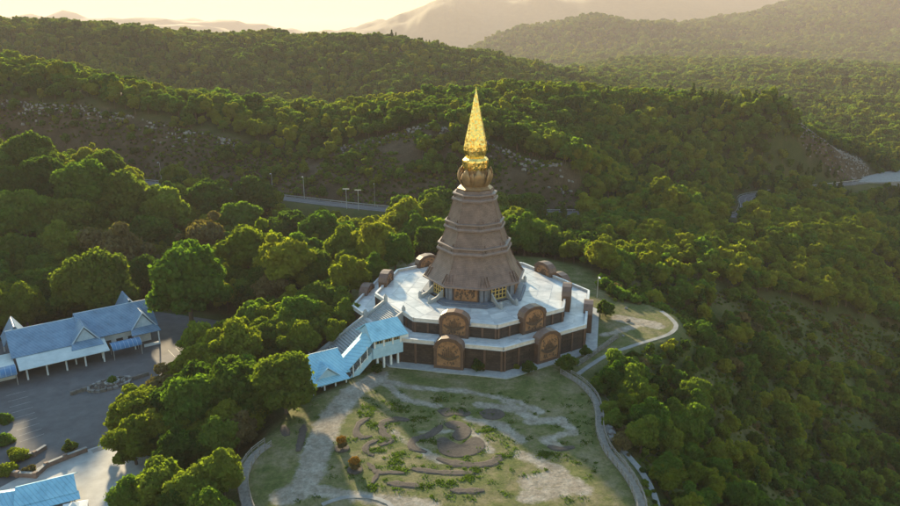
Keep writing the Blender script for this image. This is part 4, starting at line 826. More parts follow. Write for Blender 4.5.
def barrel(x0, x1, yc, w, z0, rise):
    rings = []
    for i in range(11):
        a = math.pi * i / 10; y = yc - w / 2 * math.cos(a); z = z0 + rise * math.sin(a); rings.append((y, z))
    mb = MB(); n = len(rings); vs_ = [(x0, y, z) for y, z in rings] + [(x1, y, z) for y, z in rings] + [(x0, y, z - 0.12) for y, z in rings] + [(x1, y, z - 0.12) for y, z in rings]; fs = []
    for i in range(n - 1): fs += [(i, i + 1, n + i + 1, n + i), (2 * n + i, 3 * n + i, 3 * n + i + 1, 2 * n + i + 1), (i, 2 * n + i, 2 * n + i + 1, i + 1), (n + i, n + i + 1, 3 * n + i + 1, 3 * n + i)]
    fs += [(0, n, 3 * n, 2 * n), (n - 1, 3 * n - 1 - 0, 4 * n - 1, 2 * n - 1)] if False else [(0, n, 3 * n, 2 * n)]
    mb.add(vs_, fs); o = B(mb, 'barrel_canopy', M['canopy'])
    nr = int((x1 - x0) / 1.1)
    for i in range(nr + 1):
        x = x0 + (x1 - x0) * i / nr; B(MB().tube([(x, y, z + 0.03) for y, z in rings], 0.06, 4), 'canopy_rib', M['hall_gable'], o)
    for x in (x0 + .2, x1 - .2):
        for y in (yc - w / 2, yc + w / 2): B(MB().tube([(x, y, 0), (x, y, z0)], 0.09, 6), 'canopy_post', M['metal'], o)
barrel(21.2, 29.0, 0.8, 4.6, 3.0, 1.3); barrel(-9.5, -2.2, 0.4, 5.4, 3.0, 1.5)
B(MB().box((-5.5, 6.5, 2.0), (6.0, 8.0, 4.0)), 'wall', M['white']); B(MB().box((-5.5, 6.3, 4.1), (6.6, 8.8, 0.25)), 'annex_roof', M['cream'])
for i in range(4): B(MB().box((18.4 + 3.2 * i, 7.38, 1.5), (1.8, 0.12, 2.6)), 'window', M['glass'])
for i in range(4): B(MB().box((0.8 + 3.4 * i, 6.63, 1.5), (1.8, 0.12, 2.6)), 'window', M['glass'])
B(MB().box((32.5, 3.0, 0.8), (4.2, 0.18, 0.14)), 'porch_rail', M['white']); B(MB().box((32.5, 3.0, 0.3), (4.2, 0.25, 0.6)), 'porch_wall', M['white'])

# covered stairway: frame s along the outward axis of face 7, p across it
n7, t7 = fdir(7); RZ7 = R(TH0 + 45 * 7 + 180)             # local x climbs towards the pagoda, local y to the left
cs = empty('covered_stairway', (n7 * 58 + (-t7) * 0 + Vector((0, 0, -9.3))), 'sky-blue roofed covered stairway climbing from lawn to terrace', 'stairway', None, RZ7)
PO = -11.2                                               # offset to the lawn side
S = lambda mb, nm, mt, par=cs: build_local(mb, nm, mt, par)
Z0 = 9.3                                                 # local zero of terrace level
# lower hall
PS = PO; PO = -8.6; ZL = 1.1
_S = S
def S(mb, nm, mt, par=cs):
    mb.v = [(v[0] - 0.6, v[1], v[2] + ZL) for v in mb.v]; return _S(mb, nm, mt, par)
S(MB().box((5.6, PO, 2.0), (9.4, 8.0, 4.4)), 'wall', M['skyblue'])
for s in (-1, 1):
    q = [Vector((-0.8, PO + s * 6.0, 3.6)), Vector((12.2, PO + s * 6.0, 3.6)), Vector((11.6, PO, 7.6)), Vector((-0.2, PO, 7.6))]; nn = (q[1] - q[0]).cross(q[3] - q[0]).normalized(); nn = nn if nn.z > 0 else -nn
    S(MB().sheet(q, 0.22, nn), 'roof_slope', M['sky_roof'])
S(MB().tube([(-0.3, PO, 7.8), (11.7, PO, 7.8)], 0.16, 6), 'ridge_cap', M['skyblue'])
for x in (-0.2, 11.5): S(MB().sheet([Vector((x, PO - 5.6, 3.7)), Vector((x, PO + 5.6, 3.7)), Vector((x, PO, 7.4))], 0.12, Vector((1, 0, 0))), 'gable_wall', M['skyblue'])
for s in (-1, 1):                                        # dormer over the entrance facing the lawn
    q = [Vector((6.2 + s * 3.0, PO - 6.6, 3.7)), Vector((6.2 + s * 3.0, PO - 2.5, 3.7)), Vector((6.2, PO - 2.0, 6.3)), Vector((6.2, PO - 6.6, 6.3))]; nn = (q[1] - q[0]).cross(q[3] - q[0]).normalized(); nn = nn if nn.z > 0 else -nn
    S(MB().sheet(q, 0.18, nn), 'dormer_roof', M['sky_roof']); S(MB().tube([(6.2 + s * 3.0, PO - 6.65, 3.8), (6.2, PO - 6.65, 6.45)], 0.14, 5), 'dormer_trim', M['skyblue'])
S(MB().sheet([Vector((3.6, PO - 6.2, 3.8)), Vector((8.8, PO - 6.2, 3.8)), Vector((6.2, PO - 6.2, 6.0))], 0.1, Vector((0, 1, 0))), 'dormer_pediment', M['skyblue'])
q = [Vector((1.6, PO - 8.0, 2.9)), Vector((11.2, PO - 8.0, 2.9)), Vector((10.6, PO - 5.6, 3.95)), Vector((2.2, PO - 5.6, 3.95))]; S(MB().sheet(q, 0.2, Vector((0, -0.4, 0.917))), 'skirt_roof', M['sky_roof'])
for x in (2.0, 4.8, 7.6, 10.4): S(MB().tube([(x, PO - 7.4, 0), (x, PO - 7.4, 3.1)], 0.18, 8), 'column', M['white'])
S(MB().box((4.0, PO - 4.05, 1.5), (2.2, 0.14, 2.8)), 'doorway', M['glass']); S(MB().box((8.0, PO - 4.05, 1.7), (1.6, 0.14, 1.6)), 'window', M['glass'])
# climbing section
S = _S; PO = PS
x0, x1, zA, zB = 10.2, 18.6, 0.4, 8.0
for s in (-1, 1):
    q = [Vector((x0, PO + s * 3.3, zA + 4.0)), Vector((x1, PO + s * 3.3, zB + 3.2)), Vector((x1, PO, zB + 4.7)), Vector((x0, PO, zA + 5.5))]; nn = (q[1] - q[0]).cross(q[3] - q[0]).normalized(); nn = nn if nn.z > 0 else -nn
    S(MB().sheet(q, 0.2, nn), 'stair_roof', M['sky_roof'])
    bq = [Vector((x0 - 0.6, PO + s * 3.0, zA - 1.2)), Vector((x1 + 0.4, PO + s * 3.0, zB - 0.9)), Vector((x1 + 0.4, PO + s * 3.0, zB + 1.1)), Vector((x0 - 0.6, PO + s * 3.0, zA + 0.9))]; S(MB().sheet(bq, 0.3, Vector((0, 1, 0))), 'balustrade', M['skyblue'])
    for i in range(5):
        f = i / 4; x = x0 + 0.3 + (x1 - x0 - 0.5) * f; z = zA + (zB - zA) * f; S(MB().box((x, PO + s * 3.12, z + 2.2), (0.24, 0.24, 3.4)), 'stair_post', M['white'])
for i in range(16):
    f = i / 16; x = x0 + (x1 - x0) * (f + 1 / 32); z = zA + (zB - zA) * f; S(MB().box((x, PO, z - 0.5), ((x1 - x0) / 16, 5.8, 0.55)), 'step', M['stair'])
# upper hall
S(MB().box((22.0, PO, Z0 - 1.45), (8.4, 7.2, 2.7)), 'upper_floor', M['skyblue'])
for x in (18.4, 20.9, 23.4, 25.6):
    for s in (-1, 1): S(MB().box((x, PO + s * 3.3, Z0 + 1.3), (0.42, 0.42, 3.0)), 'upper_post', M['white'])
for s in (-1, 1):
    for xa, xb in ((18.6, 20.7), (21.1, 23.2), (23.6, 25.4)):
        c = (xa + xb) / 2; w_ = S(MB().box((c, PO + s * 3.3, Z0 + 0.35), (xb - xa, 0.22, 1.0)), 'sill_panel', M['skyblue'])
        S(MB().box((c, PO + s * 3.28, Z0 + 1.7), (xb - xa - 0.3, 0.1, 1.7)), 'window', M['glass'])
        for k_ in range(3): S(MB().box((xa + 0.35 + (xb - xa - 0.7) * k_ / 2, PO + s * 3.36, Z0 + 1.7), (0.09, 0.09, 1.7)), 'mullion', M['door'])
    q = [Vector((17.0, PO + s * 4.6, Z0 + 2.2)), Vector((27.2, PO + s * 4.6, Z0 + 2.2)), Vector((26.6, PO, Z0 + 5.3)), Vector((17.6, PO, Z0 + 5.3))]; nn = (q[1] - q[0]).cross(q[3] - q[0]).normalized(); nn = nn if nn.z > 0 else -nn
    S(MB().sheet(q, 0.22, nn), 'upper_roof', M['sky_roof'])
for x in (17.7, 26.4): S(MB().sheet([Vector((x, PO - 4.2, Z0 + 2.3)), Vector((x, PO + 4.2, Z0 + 2.3)), Vector((x, PO, Z0 + 5.1))], 0.12, Vector((1, 0, 0))), 'gable_wall', M['skyblue'])
for x in (19.2, 21.0, 23.0, 25.0): S(MB().box((x, PO - 2.9, (Z0 - 0.6 + 2.6) / 2), (0.5, 0.5, Z0 - 0.6 - 2.6)), 'support_pier', M['white']); S(MB().box((x, PO + 2.9, (Z0 - 0.6 + 2.6) / 2), (0.5, 0.5, Z0 - 0.6 - 2.6)), 'support_pier', M['white'])
S(MB().box((26.8, PO - 2.0, Z0 + 0.75), (2.4, 2.4, 1.6)), 'landing_block', M['white'])

# lower-left shelter with blue roof on the forecourt
sh_a = at_z(46, 487, ZC + 3.4); sh = empty('forecourt_shelter', (sh_a.x, sh_a.y, ZC), 'small sky-blue roofed shelter on the pale forecourt', 'shelter', None, R(27))
for s in (-1, 1):
    q = [Vector((-5.4, s * 3.6, 2.7)), Vector((5.4, s * 3.6, 2.7)), Vector((5.0, 0, 4.7)), Vector((-5.0, 0, 4.7))]; nn = (q[1] - q[0]).cross(q[3] - q[0]).normalized(); nn = nn if nn.z > 0 else -nn; build_local(MB().sheet(q, 0.18, nn), 'roof_slope', M['sky_roof'], sh)
q = [Vector((-5.6, -5.0, 2.0)), Vector((5.8, -5.0, 2.0)), Vector((5.6, -3.2, 2.75)), Vector((-5.4, -3.2, 2.75))]; build_local(MB().sheet(q, 0.14, Vector((0, -0.38, 0.925))), 'lower_roof', M['sky_roof'], sh)
for x in (-4.6, 0, 4.6):
    for y in (-2.8, 2.8): build_local(MB().tube([(x, y, 0.08), (x, y, 3.0)], 0.15, 8), 'post', M['white'], sh)
build_local(MB().box((0, 1.0, 1.3), (8.0, 3.2, 2.4)), 'kiosk', M['white'], sh)
s2p = at_z(2, 497, ZC + 3.0); s2 = empty('low_kiosk', (s2p.x, s2p.y, ZC), 'low sky-blue roofed kiosk next to the forecourt shelter', 'kiosk', None, R(16))
for s in (-1, 1):
    q = [Vector((-4.2, s * 3.0, 2.3)), Vector((4.2, s * 3.0, 2.3)), Vector((3.9, 0, 3.7)), Vector((-3.9, 0, 3.7))]; nn = (q[1] - q[0]).cross(q[3] - q[0]).normalized(); nn = nn if nn.z > 0 else -nn; build_local(MB().sheet(q, 0.18, nn), 'roof_slope', M['sky_roof'], s2)
build_local(MB().box((0, 0, 1.25), (7.0, 4.6, 2.5)), 'wall', M['white'], s2)
up = at_z(74, 507, ZC + 2.6); um = empty('white_canopy_tent', (up.x, up.y, ZC), 'pale pointed canopy tent beside the forecourt shelter', 'tent', None, R(20))
build_local(MB().loft([[(a, b, 2.2) for a, b in ((-2.2, -2.2), (2.2, -2.2), (2.2, 2.2), (-2.2, 2.2))], [(a * .45, b * .45, 2.9) for a, b in ((-2, -2), (2, -2), (2, 2), (-2, 2))], [(a * .02, b * .02, 3.7) for a, b in ((-2, -2), (2, -2), (2, 2), (-2, 2))]]), 'canopy', M['white'], um)
for a in (-2, 2):
    for b in (-2, 2): build_local(MB().tube([(a, b, 0.08), (a, b, 2.25)], 0.05, 6), 'pole', M['metal'], um)
# low wall along the forecourt
def wall_run(name, pts, label, mt, h=1.1, w=0.5, z=ZC):
    P_ = [at_z(*p, z) for p in pts]; o = empty(name, P_[0], label, 'wall')
    for a, b in zip(P_[:-1], P_[1:]):
        d = b - a; c = (a + b) / 2; an = math.atan2(d.y, d.x); MB().box((c.x, c.y, z + h / 2), (d.length + w * 0.4, w, h), an).build('wall_length', mt, o); MB().box((c.x, c.y, z + h + 0.06), (d.length + w * 0.4, w + 0.2, 0.12), an).build('coping', M['concrete'], o)
        MB().box((b.x, b.y, z + h / 2 + 0.15), (w + 0.25, w + 0.25, h + 0.3), an).build('pier', mt, o)
wall_run('low_wall', [(87,452),(66,460),(47,468),(36,478),(18,477),(0,472),(-30,470)], 'low brown wall with pale coping between forecourt and planted strip', M['brick_wall'])
wall_run('low_wall', [(46,449),(35,456),(22,459)], 'short low brown wall at the car park corner', M['brick_wall'], 0.9)

# island in the car park
ic = at_z(110, 385, ZC); isl = empty('traffic_island', ic, 'oval stone-edged traffic island with green plant in the car park', 'traffic island', None, R(38))
r2 = random.Random(5); NI = 22
for i in range(NI):
    a = 2 * math.pi * i / NI; mb = MB().box((5.2 * math.cos(a), 3.0 * math.sin(a), 0.28), (1.2 + .4 * r2.random(), 0.8, 0.5 + .3 * r2.random()), a + math.pi / 2, 0.8); build_local(mb, 'edge_stone', M['rock'] if i % 3 else M['darkrock'], isl)
build_local(MB().loft([[(4.9 * math.cos(2 * math.pi * i / 20) * k, 2.7 * math.sin(2 * math.pi * i / 20) * k, z) for i in range(20)] for k, z in ((1, 0), (0.95, 0.3), (0.5, 0.62), (0.1, 0.75))]), 'soil_mound', M['soil'], isl)
for i in range(26):
    a = r2.random() * 6.28; k = 0.35 + 0.5 * r2.random(); s = 0.35 + 0.5 * r2.random(); build_local(MB().box((4.6 * k * math.cos(a), 2.6 * k * math.sin(a), 0.62), (s * 1.4, s, s), r2.random() * 3, 0.6), 'rock', M['rock'] if i % 2 else M['darkrock'], isl)
ringm = MB().loft([[(1.9 * k * math.cos(2 * math.pi * i / 18) + .6, 1.4 * k * math.sin(2 * math.pi * i / 18), z) for i in range(18)] for k, z in ((1, .3), (1, 1.0), (.85, 1.0), (.85, .8))]); build_local(ringm, 'planter', M['paving'], isl)
V, Q, T, cen_ = crown_arrays(77, 1.5, 0.6, 2.0, 9, 700, 0.16, 'loose'); V[:, 0] += .6; cm_ = arrays_mesh('island_plant', V, Q, T, [LEAF['mid']]); o = bpy.data.objects.new('island_plant', cm_); COL.objects.link(o); o.parent = isl
for s in (-1, 1):
    for i in range(3):
        b_ = at_z(110 + s * (26 + 5 * i), 385 - s * (6.0 + 1.6 * i), ZC); tag(MB().box((b_.x, b_.y, ZC + 0.45), (1.7, 0.8, 0.9), R(38), 0.88).build('stone_block', M['darkrock']), 'dark rectangular stone block lined up beside the traffic island', 'stone block', 'stone blocks beside the traffic island')

# ------------------------------------------------------------------ garden
def bed_line(pts, w, z=ZG):
    P_ = smooth_line([at_z(*p, z) for p in pts], 0.8); rg = []; r_ = random.Random(int(pts[0][0]))
    for i, p in enumerate(P_):
        d = P_[min(i+1, len(P_)-1)] - P_[max(i-1, 0)]; d.z = 0; d.normalize(); e = min(1, 0.45 + min(i, len(P_) - 1 - i) * 0.35); s = Vector((d.y, -d.x, 0)) * (w / 2 * e * r_.uniform(0.78, 1.2)); g = h1(p.x, p.y)
        rg.append([Vector((p.x, p.y, g - 0.25)) - s * 1.1, Vector((p.x, p.y, g + 0.05)) - s, Vector((p.x, p.y, g + 0.15)) - s * 0.6, Vector((p.x, p.y, g + 0.15)) + s * 0.6, Vector((p.x, p.y, g + 0.05)) + s, Vector((p.x, p.y, g - 0.25)) + s * 1.1])
    return MB().loft(rg)
def bed_poly(pts, z=ZG):
    P_ = smooth_line([at_z(*p, z) for p in pts + [pts[0]]], 0.7)[:-1]; c = sum(P_, Vector()) / len(P_); g = h1(c.x, c.y)
    return MB().loft([[(p.x, p.y, h1(p.x, p.y) - 0.3) for p in P_], [(p.x, p.y, h1(p.x, p.y) + 0.07) for p in P_], [(c.x + (p.x - c.x) * 0.94, c.y + (p.y - c.y) * 0.94, h1(p.x, p.y) + 0.12) for p in P_]])
q_ = lambda x, y: (320 + x / 4.775, 400 + y / 4.775)
BEDS = [(bed_line([q_(235,88), q_(190,112), q_(172,155), q_(200,180), q_(248,172)], 1.5), 'hook-shaped dark soil bed nearest the two orange bushes'),
 (bed_line([q_(425,98), q_(365,92), q_(300,112), q_(300,155), q_(332,192), q_(285,218)], 1.9), 'large S-shaped dark soil bed in the lawn'),
 (bed_line([q_(280,190), q_(228,212), q_(218,242), q_(255,266)], 1.4), 'small C-shaped soil bed under the S-shaped bed'),
 (bed_line([q_(582,120), q_(525,165), q_(445,192), q_(445,228), q_(510,248)], 1.9), 'bent soil bed like a tail beside the round central bed'),
 (bed_poly([(444,424), (452,421), (463,423), (471,430), (468,438), (458,441), (452,436), (455,430), (448,428)]), 'kidney-shaped soil bed at the top of the central ornament'),
 (bed_poly([(436,440), (444,437), (452,442), (461,445), (468,440), (476,437), (484,442), (484,449), (474,455), (455,457), (440,452)]), 'broad rounded central soil bed of the ornament'),
 (bed_line([(437,458), (455,463), (478,465), (494,462), (500,455)], 2.2), 'long crescent soil bed below the central bed'),
 (bed_poly([(437,411), (446,408), (455,411), (463,409), (471,413), (466,417), (455,415), (445,417)]), 'scalloped soil bed above the central ornament'),
 (bed_poly([(479,413), (488,409), (500,410), (505,415), (497,420), (485,419)]), 'grey oval soil bed with pale stones above the ornament'),
 (bed_line([q_(228,300), q_(280,350), q_(330,348), q_(405,352)], 1.3), 'upper arms of the Y-shaped soil bed'),
 (bed_line([q_(278,352), q_(250,400)], 1.2), 'short stem of the Y-shaped soil bed'),
 (bed_line([(411,469), (440,472), (475,473)], 1.7), 'long straight soil strip below the crescent bed'),
 (bed_line([(387,484), (400,485), (420,486)], 2.0), 'straight soil strip close to the Y-shaped bed'),
 (bed_line([(450,490), (465,491), (484,491)], 1.7), 'short straight soil strip near the lower edge of the lawn'),
 (bed_line([(304,425), (301,440), (298,452)], 1.6), 'narrow soil strip on the outer side of the curved path'),
 (bed_line([(283,425), (287,436)], 2.0), 'small soil patch near the trees beside the path'),
 (bed_line([(548,446), (560,449), (574,447)], 1.8), 'reddish soil bed among bare ground near the boardwalk')]
for mb, lab in BEDS: tag(mb.build('soil_bed', M['soil']), lab, 'soil bed')
# grass tufts along the beds: low green hummocks
tufts = []
for px, py in [(x, y) for x in range(300, 600, 7) for y in range(395, 505, 5)]:
    if random.random() < 0.30: tufts.append(at_z(px + random.uniform(-4, 4), py + random.uniform(-3, 3), ZG))
for (px, py) in ((365,415),(372,408),(380,425),(395,405),(400,410),(385,440),(378,450),(400,455),(392,462),(420,420),(430,440),(440,400),(455,412),(460,410),(400,470),(375,488),(425,486),(445,482),(470,478),(490,430),(505,455),(480,470),(540,455),(550,455)):
    for k in range(9): tufts.append(at_z(px + random.uniform(-8, 8), py + random.uniform(-2.5, 2.5), ZG))
tufts = [p for p in tufts if all(line_d(np.array([p.x]), np.array([p.y]), pl)[0] > w_ * 0.9 for pl, w_ in PATHS)]
tv, tq, tt = [], [], []; r3 = np.random.default_rng(5); off = 0; ND = 26
for p in tufts:
    g = h1(p.x, p.y); rad_ = r3.uniform(0.35, 1.0); pos = np.stack([r3.normal(0, rad_ * .6, ND), r3.normal(0, rad_ * .6, ND), np.zeros(ND)], -1) + np.array([p.x, p.y, g]); hgt = r3.uniform(0.08, 0.26, ND); a = r3.uniform(0, 6.28, ND); w_ = r3.uniform(0.08, 0.18, ND)
    dx = np.stack([np.cos(a) * w_, np.sin(a) * w_, np.zeros(ND)], -1); tp = np.stack([r3.normal(0, .1, ND), r3.normal(0, .1, ND), hgt], -1)
    tv.append(np.stack([pos - dx, pos + dx, pos + dx * .4 + tp, pos - dx * .4 + tp], 1).reshape(-1, 3)); tq.append(np.arange(off, off + 4 * ND).reshape(-1, 4)); tt.append(np.full(4 * ND, r3.random())); off += 4 * ND
tm_ = arrays_mesh('grass_tufts', np.concatenate(tv), np.concatenate(tq), np.concatenate(tt), [LEAF['dark']]); tag(link('grass_tufts', tm_), 'short green grass tufts growing over the lawn garden', 'grass', kind='stuff')
pull = [at_f(*p) for p in ((858,182,512),(880,184,512),(930,182,520),(930,170,575),(900,166,575),(868,170,548))]
MB().prism([(p.x, p.y) for p in pull], min(p.z for p in pull) - 2, sum(p.z for p in pull) / 6 + 0.3).build('gravel_pullout', M['concrete'], kind='structure')
# two orange-topped bushes in ring beds
def orange_bush(px, py, lab, seed):
    c = at_z(px, py, ZG); g = h1(c.x, c.y); o = empty('orange_bush', (c.x, c.y, g), lab, 'bush')
    build_local(MB().loft([[(1.5 * k * math.cos(2 * math.pi * i / 14), 1.5 * k * math.sin(2 * math.pi * i / 14), z) for i in range(14)] for k, z in ((1.05, -.3), (1, .22), (.8, .28), (.2, .2))]), 'soil_ring', M['soil'], o)
    for nm, R0, z0, z1, lc, sd in (('foliage', 1.15, 0.2, 1.9, 'dry', seed), ('orange_top', 1.05, 1.5, 2.7, 'orange', seed + 1)):
        V, Q, T, cc = crown_arrays(sd, R0, z0, z1, 10, 900, 0.15, 'round'); m_ = arrays_mesh(nm, V, Q, T, [LEAF[lc]]); q2 = bpy.data.objects.new(nm, m_); COL.objects.link(q2); q2.parent = o
    build_local(MB().tube([(0, 0, -.3), (0, 0, 1.2)], [.12, .06], 6), 'stem', M['trunk'], o)
orange_bush(342, 449, 'orange-topped bush in a soil ring nearer the covered stairway', 201); orange_bush(355, 470, 'orange-topped bush in a soil ring beside the Y-shaped bed', 211)
# boardwalks with railings
def boardwalk(name, pts, w, label, z=ZG, rails=True, cat='boardwalk', mt=None, dz=0.25, down=0.0):
    P_ = smooth_line([at_z(*p, z) for p in pts], 1.9); P_ = [Vector((p.x, p.y, max(h1(p.x, p.y), z - 0.3) + dz - down)) for p in P_]; o = empty(name, P_[0], label, cat)
    ribbon('deck', P_, w, mt or M['wood'], 0.0, kind=None, parent=o, th=0.5)
    if rails:
        for s in (-1, 1):
            Lp = []
            for i, p in enumerate(P_):
                d = P_[min(i+1, len(P_)-1)] - P_[max(i-1, 0)]; d.z = 0; d.normalize(); Lp.append(p + Vector((d.y, -d.x, 0)) * (s * w / 2))
            for h_ in (0.62, 1.08): MB().tube([p + Vector((0, 0, h_)) for p in Lp], 0.085, 5).build('rail', M['wood'], o)
            for p in Lp: MB().box((p.x, p.y, p.z + 0.45), (0.2, 0.2, 1.5)).build('post', M['wood'], o)
    return o
boardwalk('boardwalk', [(563,373),(580,383.5),(594,399),(599,415),(600,432),(607,450),(621,468),(633,486),(641,506),(643,530)], 1.6, 'weathered boardwalk with railings along the steep edge of the lawn')
boardwalk('boardwalk', [(268,445),(256,454),(247,467),(243,484),(247,506),(256,530)], 1.8, 'curved boardwalk between lawn path and the dense bank trees')
boardwalk('curved_kerb', [(322,505),(343,498),(366,497),(388,503),(398,515)], 0.9, 'curved concrete kerb at the foot of the dirt path', rails=False, cat='kerb', mt=M['concrete'], dz=0.12)
boardwalk('side_path', [(578,376),(606,358),(632,348.5),(658,340),(672,334),(676,327),(669,319),(661,313)], 1.25, 'grey concrete path curving round the side lawn', z=-6.6, rails=False, cat='path', mt=M['concrete'], dz=0.12)
boardwalk('lawn_fence', [(577,366),(598,352),(617,338)], 0.4, 'short wooden fence between side lawn and hedge strip', dz=0.05)
boardwalk('drain_channel', [(604,428),(611,447),(627,465),(642,482),(653,500),(658,520)], 1.2, 'pale concrete drain channel below the boardwalk', z=-8.6, rails=False, cat='channel', mt=M['concrete'], dz=0.3)
# boulders
def boulder(p, s, mt, seed):
    r_ = random.Random(seed); bm = bmesh.new(); bmesh.ops.create_icosphere(bm, subdivisions=2, radius=1)
    for v in bm.verts: v.co *= 1 + r_.uniform(-.22, .22); v.co.z *= 0.7
    bmesh.ops.scale(bm, vec=(s * r_.uniform(.8, 1.4), s, s), verts=bm.verts); m_ = bpy.data.meshes.new('boulder'); bm.to_mesh(m_); bm.free(); m_.materials.append(mt); o = link('boulder', m_); o.location = p; o.rotation_euler.z = r_.random() * 6; return o
for i, (px, py, s, lab, mt) in enumerate(((628,321,.75,'dark boulder lying on the bare side lawn','darkrock'),(626,309,.6,'pale stone at the rim of the side lawn','rock'),(623,336,.4,'small white stone beside the side lawn fence','rock'),(297,391,.45,'white stone at the foot of the round olive tree','white'),(310,390,.4,'pale grey stone near the round olive tree','rock'))):
    p = at_z(px, py, ZG); tag(boulder((p.x, p.y, h1(p.x, p.y) + s * 0.35), s, M[mt], i), lab, 'stone')
for i, (px, py) in enumerate(((601,424),(603,430),(606,436),(609,441),(605,425),(611,447))):
    p = at_z(px + 2, py, ZG - 1.8); tag(boulder((p.x, p.y, h1(p.x, p.y) + .3), .9, M['rock'], 40 + i), 'pale boulder in the drain just below the boardwalk', 'boulder', 'boulders below the boardwalk')
for i, (px, py) in enumerate(((316,296),(322,293),(309,303),(300,307))):
    p = at_z(px, py, -8); tag(boulder((p.x, p.y, h1(p.x, p.y) + .3), .8, M['rock'], 60 + i), 'pale boulder on the grassy bank above the stairway roof', 'boulder', 'boulders on the grassy bank')
# rock outcrop along the rims of the road cutting
rv = MB(); r4 = random.Random(9)
def shard(x, y, L, w_, hh, an):
    bz = h1(x, y); ca_, sa_ = math.cos(an), math.sin(an); vs_ = []
    for z_, k in ((-0.6 * hh, 1.0), (0.25 * hh, 1.05), (hh, 0.6)):
        for i in range(6):
            a_ = 2 * math.pi * i / 6; rx = L / 2 * k * math.cos(a_) * r4.uniform(.75, 1.2); ry = w_ / 2 * k * math.sin(a_) * r4.uniform(.75, 1.2); vs_.append((x + rx * ca_ - ry * sa_, y + rx * sa_ + ry * ca_, bz + z_ * r4.uniform(.8, 1.15)))
    fs_ = [(k * 6 + i, k * 6 + (i + 1) % 6, (k + 1) * 6 + (i + 1) % 6, (k + 1) * 6 + i) for k in range(2) for i in range(6)] + [tuple(range(12, 18))]
    rv.add(vs_, fs_)
for pts in (RIML, RIMR):
    P_ = smooth_line(pts, 1.0)
    for i, p in enumerate(P_[:-1]):
        an = math.atan2(P_[i+1].y - p.y, P_[i+1].x - p.x); dens = vnoise(np.array([p.x / 11.0]), np.array([p.y / 11.0]))[0]
        for row, pr in ((0.0, .7), (-1.6, .55), (-3.4, .35), (-6.0, .2), (-10.0, .12)):
            if r4.random() < pr * (0.55 + 1.3 * dens): shard(p.x + r4.uniform(-.8, .8), p.y + row + 0.8 + r4.uniform(-.7, .7), r4.uniform(.8, 2.8), r4.uniform(.6, 1.2), r4.uniform(.3, 1.1), an + r4.uniform(-.5, .5))
xs_, ys_ = jitter(150, 420, 200, 380, 1.9, 5); k_ = cut_mask(xs_, ys_) > 0.5; k_ &= xs_ > at_f(760, 150, 480).x
for x_, y_ in zip(xs_[k_], ys_[k_]):
    if r4.random() < 0.5: shard(x_, y_, r4.uniform(.6, 2.2), r4.uniform(.5, 1.3), r4.uniform(.3, 1.0), r4.random() * 3)
tag(rv.build('rock_outcrop', M['rock'], kind='stuff'), 'pale broken limestone outcrop along the rim of the road cutting', 'rock outcrop')
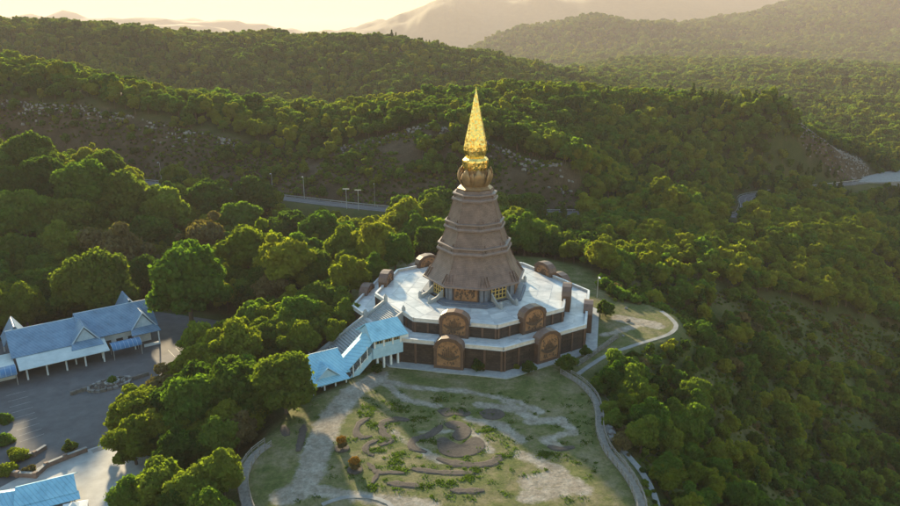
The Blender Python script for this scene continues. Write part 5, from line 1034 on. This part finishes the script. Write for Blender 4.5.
# street lamps along the road
def street_lamp(px, py_top, hgt, lab, grp, F=None, white=False):
    if F is None:
        best = min(ROADS, key=lambda p: abs(project(p.x, p.y, p.z)[0] - px)); x = best.x; y = best.y + 5.5
    else: x, y = F
    z = h1(x, y); o = empty('street_lamp', (x, y, z), lab, 'street lamp', grp)
    build_local(MB().tube([(0, 0, -.4), (0, 0, hgt)], [.16, .09], 6), 'pole', M['metal'], o)
    build_local(MB().tube([(0, 0, hgt - .05), (0, -.7, hgt + .3), (0, -1.8, hgt + .35)], [.08, .07, .06], 5), 'arm', M['metal'], o)
    build_local(MB().box((0, -2.1, hgt + .33), (.5, 1.2, .25), 0, .8), 'lamp_head', M['white'], o)
for px in (46, 158, 269, 302, 370, 378): street_lamp(px, 0, 11.5, 'tall grey street lamp standing beside the road in the valley', 'street lamps along the road')
for px in (354, 361):
    best = min(ROADS, key=lambda p: abs(project(p.x, p.y, p.z)[0] - px)); x, y = best.x, best.y - 5.6; z = h1(x, y); o = empty('road_sign_post', (x, y, z), 'T-shaped grey post on the near side of the valley road', 'post', 'T-shaped posts by the road')
    build_local(MB().tube([(0, 0, -.4), (0, 0, 10)], .14, 6), 'pole', M['metal'], o); build_local(MB().box((0, 0, 10), (3.2, .3, .4)), 'crossbar', M['metal'], o)
lp = at_z(597, 300, -5.7); lp = Vector((lp.x + 0.6, lp.y + 3, 0)); street_lamp(597, 0, 7.0, 'slim white lamp post behind the right corner of the terrace', None, (lp.x, lp.y))
# guard rail along the road
gr = [Vector((p.x, p.y, p.z)) for p in ROADS]; go = empty('guard_rail', gr[0], 'low grey guard rail along the far side of the valley road', 'guard rail'); LL = []
for i, p in enumerate(gr):
    d = gr[min(i+1, len(gr)-1)] - gr[max(i-1, 0)]; d.z = 0; d.normalize(); LL.append(p + Vector((-d.y, d.x, 0)) * 4.6)
MB().loft([[p + Vector((0, 0, .45)), p + Vector((0, .12, .45)), p + Vector((0, .12, .8)), p + Vector((0, 0, .8))] for p in LL]).build('rail', M['metal'], go)
pm = MB()
for p in LL[::1]: pm.box((p.x, p.y, p.z + .2), (.14, .14, .9))
pm.build('rail_posts', M['metal'], go, kind='stuff')

# ------------------------------------------------------------------ haze
_zt = max(float(Zf.max()), CAM.z) + 25; _zb = float(Zf.min()) - 3; hz = MB().box((0, 13000, (_zt + _zb) / 2), (34000, 30000, _zt - _zb)).mesh('haze'); print('haze', _zb, _zt); hm = bpy.data.materials.new('haze_air'); hm.use_nodes = True; hn = hm.node_tree.nodes; hn.clear()
ho = hn.new('ShaderNodeOutputMaterial'); pv = hn.new('ShaderNodeVolumePrincipled'); pv.inputs['Color'].default_value = (0.85, 0.74, 0.74, 1); pv.inputs['Density'].default_value = 0.000085; pv.inputs['Anisotropy'].default_value = 0.05
hm.node_tree.links.new(pv.outputs[0], ho.inputs['Volume']); hz.materials.append(hm); ho_ = link('haze', hz); ho_['kind'] = 'stuff'; tag(ho_, 'thin pale evening haze filling the valleys', 'haze')
